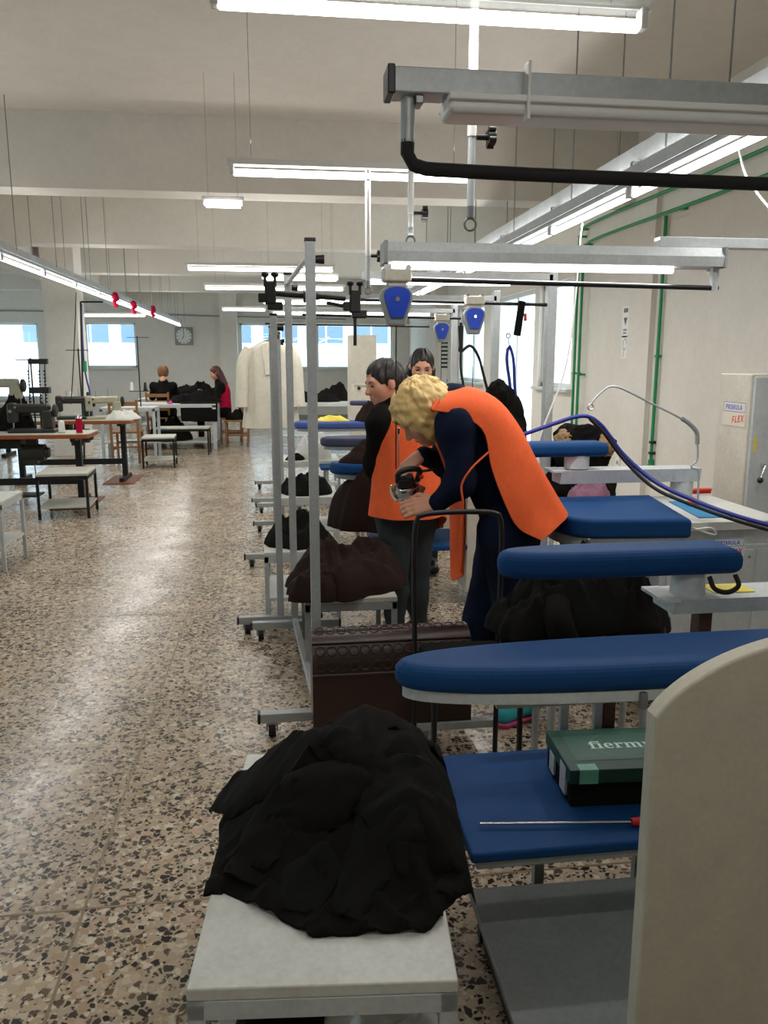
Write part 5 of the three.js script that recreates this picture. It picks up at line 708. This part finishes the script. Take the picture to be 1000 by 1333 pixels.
{ // blonde worker bending over the iron
  const zc = -3.0, P = (u, v, z = zc) => PZ(u, v, z), zn = -2.86, zf = -3.16;
  const sh0 = P(592, 556, zn), sh1 = P(582, 550, zf), hip0 = P(662, 694, zn - .05), hip1 = P(658, 692, zf + .05);
  const an0 = P(690, 922, -2.98), an1 = P(592, 918, -3.06); an0.y = .1; an1.y = .1;
  const el0 = P(601, 628, -2.83), wr0 = P(567, 655, -2.88), el1 = P(583, 604, -3.18), wr1 = P(549, 592, -3.06);
  const t = person('blonde person in orange tabard and navy sweater bending over an iron', { pelvis: P(668, 672), chest: P(622, 580), neck: P(590, 528), head: P(550, 539), fwd: V(-.72, -.68, .16), up: V(-.62, .76, .1), hs: 1.0, shoulders: [sh0, sh1], hips: [hip0, hip1],
    arms: [{ sh: sh0, el: el0, wr: wr0, hand: { dir: V(-1, -.12, .05), back: V(-.1, .45, .85), curl: .55, side: 1 } }, { sh: sh1, el: el1, wr: wr1, hand: { dir: V(-.75, -.62, .1), back: V(-.5, .6, .55), curl: .75, side: 1 } }],
    legs: [{ hip: hip0, knee: P(672, 810, -2.93), ank: an0, toe: V(an0.x - .13, .045, an0.z + .06) }, { hip: hip1, knee: P(630, 806, -3.1), ank: an1, toe: V(an1.x - .13, .045, an1.z + .07) }],
    hair: 'bob', hairMat: M.blondHair, top: M.navyCloth, bottom: M.navyCloth, shoe: M.teal, sole: M.pink, hairCell: .0045, legScale: 1.3 });
  const Tp = [[580, 508], [610, 503], [645, 518], [674, 553], [696, 595], [717, 632], [733, 660]], Ep = [[560, 533], [598, 540], [628, 560], [637, 607], [651, 650], [669, 683], [697, 698]];
  const rows = Tp.map((q, j) => { const T = P(...q), E = P(...Ep[j], zc + .17), row = []; for (let i = 0; i <= 16; i++) { const a = i / 8 - 1, w = Math.pow(Math.abs(a), 1.9); const p = T.clone().lerp(V(E.x, E.y, 0), w); p.z = zc + (j > 3 ? .225 : j > 2 ? .205 : .185) * Math.sin(a * 1.45) / Math.sin(1.45) + (j > 3 ? .01 * Math.sin(i * 1.3) : 0); row.push(p); } return row.reverse(); });
  wpart(t, 'tabard_back', sheet(curveRows(rows, 26), .007), M.orangeCloth, 'orange back panel with rounded corner');
  const fr = [[P(572, 565), 0], [P(592, 620), .02], [P(596, 680), .05], [P(592, 752), .12]].map(([p, k], j) => [...Array(9)].map((_, i) => V(p.x + .02 * Math.sin(i), p.y + (j === 3 ? .05 * Math.abs(i - 4) / 4 : 0), -2.9 - .22 * (i / 8) * (j === 3 ? .5 : 1)))); wpart(t, 'tabard_front', sheet(curveRows(fr, 14), .006), M.orangeCloth);
  wpart(t, 'tie', tube([P(640, 585, -2.82), P(612, 612, -2.76), P(601, 632, -2.76), P(603, 655, -2.76), P(599, 700, -2.78)], .004, 30, 6), M.orangeCloth); wpart(t, 'collar', tube([P(563, 534, -2.86), P(572, 520, -2.92), P(582, 508, -3.0), P(576, 520, -3.1)], .009, 24, 8), M.orangeCloth);
}
{ // steam iron held upright
  const c = PZ(530, 641, -2.97), t = thing('steam_iron', 'chrome soled steam iron with black handle in the hand of the blonde worker', 'iron', c); const q = new THREE.Group();
  const s = new THREE.Shape(); s.moveTo(.1, 0); s.bezierCurveTo(.07, .05, .0, .062, -.07, .055); s.bezierCurveTo(-.09, .05, -.09, -.05, -.07, -.055); s.bezierCurveTo(.0, -.062, .07, -.05, .1, 0); const E = (d, b, sc) => new THREE.ExtrudeGeometry(s, { depth: d, bevelEnabled: true, bevelSize: b, bevelThickness: b, bevelSegments: 3, curveSegments: 18 }).scale(sc, sc, 1).rotateX(-Math.PI / 2);
  const tilt = g => g.rotateX(.6).rotateZ(.1).scale(.72, .72, .72).rotateY(.15); part(t, 'sole_plate', tilt(E(.012, .004, 1)), M.chrome); part(t, 'body', tilt(E(.03, .008, .6).translate(0, .018, 0)), M.chrome); part(t, 'housing', tilt(mergeGeometries([norm(bx(-.02, .08, 0, .09, .07, .05, .015)), norm(cy(V(.02, .05, 0), V(.0, .12, 0), .025, .02))])), M.blackPlastic); part(t, 'handle', tilt(tube([V(-.06, .09, 0), V(-.06, .15, 0), V(-.01, .17, 0), V(.05, .15, 0), V(.05, .08, 0)], .016, 30, 10)), M.blackPlastic); part(t, 'steam_lever', tilt(bx(.09, .14, 0, .09, .01, .014, .003)), M.blackPlastic); part(t, 'knob', tilt(sph(V(.06, .12, .02), .012, 1, 1, 1, 10)), M.red);
}
{ // worker beside her
  const z = -3.95, P = (u, v, zz = z) => PZ(u, v, zz), fw = V(-.85, -.2, .45), a0 = P(515, 800, -3.9), a1 = P(545, 800, -4.05); a0.y = a1.y = .09; a0.z = -3.88; a1.z = -4.02;
  const sh0 = P(496, 548, -3.88), sh1 = P(556, 546, -4.06), hp0 = P(516, 672, -3.94), hp1 = P(545, 672, -4.02);
  const t = person('dark haired person in orange tabard and black sleeves, seen in profile', { pelvis: P(530, 652), chest: P(524, 590), neck: P(514, 532), head: P(500, 499), fwd: V(-.93, -.22, .28), up: V(-.2, .97, 0), hs: .97, shoulders: [sh0, sh1], hips: [hp0, hp1],
    arms: [{ sh: sh0, el: P(487, 606, -3.96), wr: P(490, 628, -4.2), hand: { dir: V(.2, -.3, -.9), back: V(-.3, .8, .4), curl: .4 } }, { sh: sh1, el: P(560, 625, -4.1), wr: P(520, 655, -4.2) }], legs: [{ hip: hp0, knee: P(512, 770, -3.86), ank: a0, toe: a0.clone().add(V(-.13, -.05, .06)) }, { hip: hp1, knee: P(540, 770, -4.0), ank: a1, toe: a1.clone().add(V(-.13, -.05, .06)) }],
    hair: 'tied', hairMat: M.darkHair, top: M.blackCloth, bottom: M.greyTrouser });
  const ring = [[521, .075, .07], [527, .11, .1], [538, .165, .14], [556, .17, .16], [590, .165, .17], [630, .175, .175], [668, .2, .19]].map(([v, rx, rz], j) => { const c = P(mix(519, 530, j / 6), v); return [...Array(41)].map((_, i) => { const a = mix(-2.75, 2.75, i / 40) + .6, f = 1 + (j > 3 ? .03 * Math.sin(a * 7) : 0); return V(c.x + Math.cos(a) * rx * f, c.y - (j === 6 ? .12 * sst(.3, -1, Math.cos(a - 1.9)) : 0), c.z + Math.sin(a) * rz * f); }).reverse(); });
  wpart(t, 'tabard', sheet(curveRows(ring, 28), .006), M.orangeCloth, 'orange tabard with zip'); wpart(t, 'zip', [tube([P(519, 557, -3.785), P(520, 590, -3.775), P(522, 625, -3.77)], .003, 16, 6), bx(P(519, 561, -3.78).x, P(519, 561, -3.78).y, -3.78, .012, .03, .008, .002)], M.chrome);
}
{ // woman in the back looking down
  const z = -5.35, P = (u, v, zz = z) => PZ(u, v, zz); const sh0 = P(528, 525), sh1 = P(574, 525), hp0 = P(540, 640), hp1 = P(562, 640), a0 = V(hp0.x, .09, z), a1 = V(hp1.x, .09, z);
  mk('patterned', 0x6a4a3c, .9, 0, { map: dataTex(256, grain(256, [170, 170, 170], 150, 120, [30, 61]), true, 1 / .3) });
  person('long haired person in brown patterned top looking down behind the others', { pelvis: P(551, 630), chest: P(551, 565), neck: P(550, 512), head: P(549, 478, z + .03), fwd: V(-.1, -.27, .95), up: V(0, .95, .27), hs: .98, shoulders: [sh0, sh1], hips: [hp0, hp1], arms: [{ sh: sh0, el: P(522, 590, z + .08), wr: P(535, 630, z + .28) }, { sh: sh1, el: P(582, 590, z + .08), wr: P(568, 630, z + .28) }], legs: [{ hip: hp0, knee: V(hp0.x, .48, z), ank: a0, toe: V(a0.x, .045, z + .13) }, { hip: hp1, knee: V(hp1.x, .48, z), ank: a1, toe: V(a1.x, .045, z + .13) }], hair: 'long', hairMat: M.darkHair, top: M.patterned, topName: 'blouse', bottom: M.greyTrouser });
}
{ // two workers seated at the far table
  const seated = (label, x, z, f, o) => { const s = V(-f.z, 0, f.x), Q = (fw, y, sd) => V(x + f.x * fw + s.x * sd, y, z + f.z * fw + s.z * sd); const sh = [Q(.06, 1.02, -.17), Q(.06, 1.02, .17)], hp = [Q(0, .56, -.09), Q(0, .56, .09)];
    return person(label, { pelvis: Q(0, .58, 0), chest: Q(.03, .86, 0), neck: Q(.07, 1.09, 0), head: Q(.13, 1.25, 0), fwd: f.clone().setY(o.down ?? -.35), up: V(f.x * .35, .95, f.z * .35), shoulders: sh, hips: hp, arms: [{ sh: sh[0], el: Q(.14, .82, -.22), wr: Q(.36, .88, -.08) }, { sh: sh[1], el: Q(.14, .82, .22), wr: Q(.36, .92, .08) }], legs: [{ hip: hp[0], knee: Q(.42, .55, -.1), ank: Q(.42, .09, -.1), toe: Q(.54, .045, -.1) }, { hip: hp[1], knee: Q(.42, .55, .1), ank: Q(.42, .09, .1), toe: Q(.54, .045, .1) }], cell: .018, headCell: .007, hairCell: .009, handCell: .008, ...o }); };
  seated('seated person in black with short ginger hair, seen from behind', PZ(212, 500, -14.9).x, -14.9, V(0, 0, -1), { hair: 'short', hairMat: M.brownHair, top: M.blackCloth, bottom: M.blackCloth });
  const b = seated('seated person in red vest with dark red hair, sewing', PZ(291, 500, -14.75).x, -14.75, V(-1, 0, .15), { hair: 'long', hairMat: M.redHair, top: M.blackCloth, bottom: M.blackCloth }), x = PZ(291, 500, -14.75).x;
  wpart(b, 'vest', sheet(curveRows([[1.04, .1, .12], [.95, .135, .15], [.8, .14, .155], [.6, .15, .165]].map(([y, rx, rz]) => [...Array(29)].map((_, i) => { const a = mix(-2.5, 2.5, i / 28); return V(x - .02 + Math.cos(a) * rx, y, -14.75 + Math.sin(a) * rz); }).reverse()), 12), .006), M.redCloth, 'red vest');
}
scene.traverse(o => { if (o.isMesh) { o.castShadow = true; o.receiveShadow = true; } });
renderer.render(scene, camera);
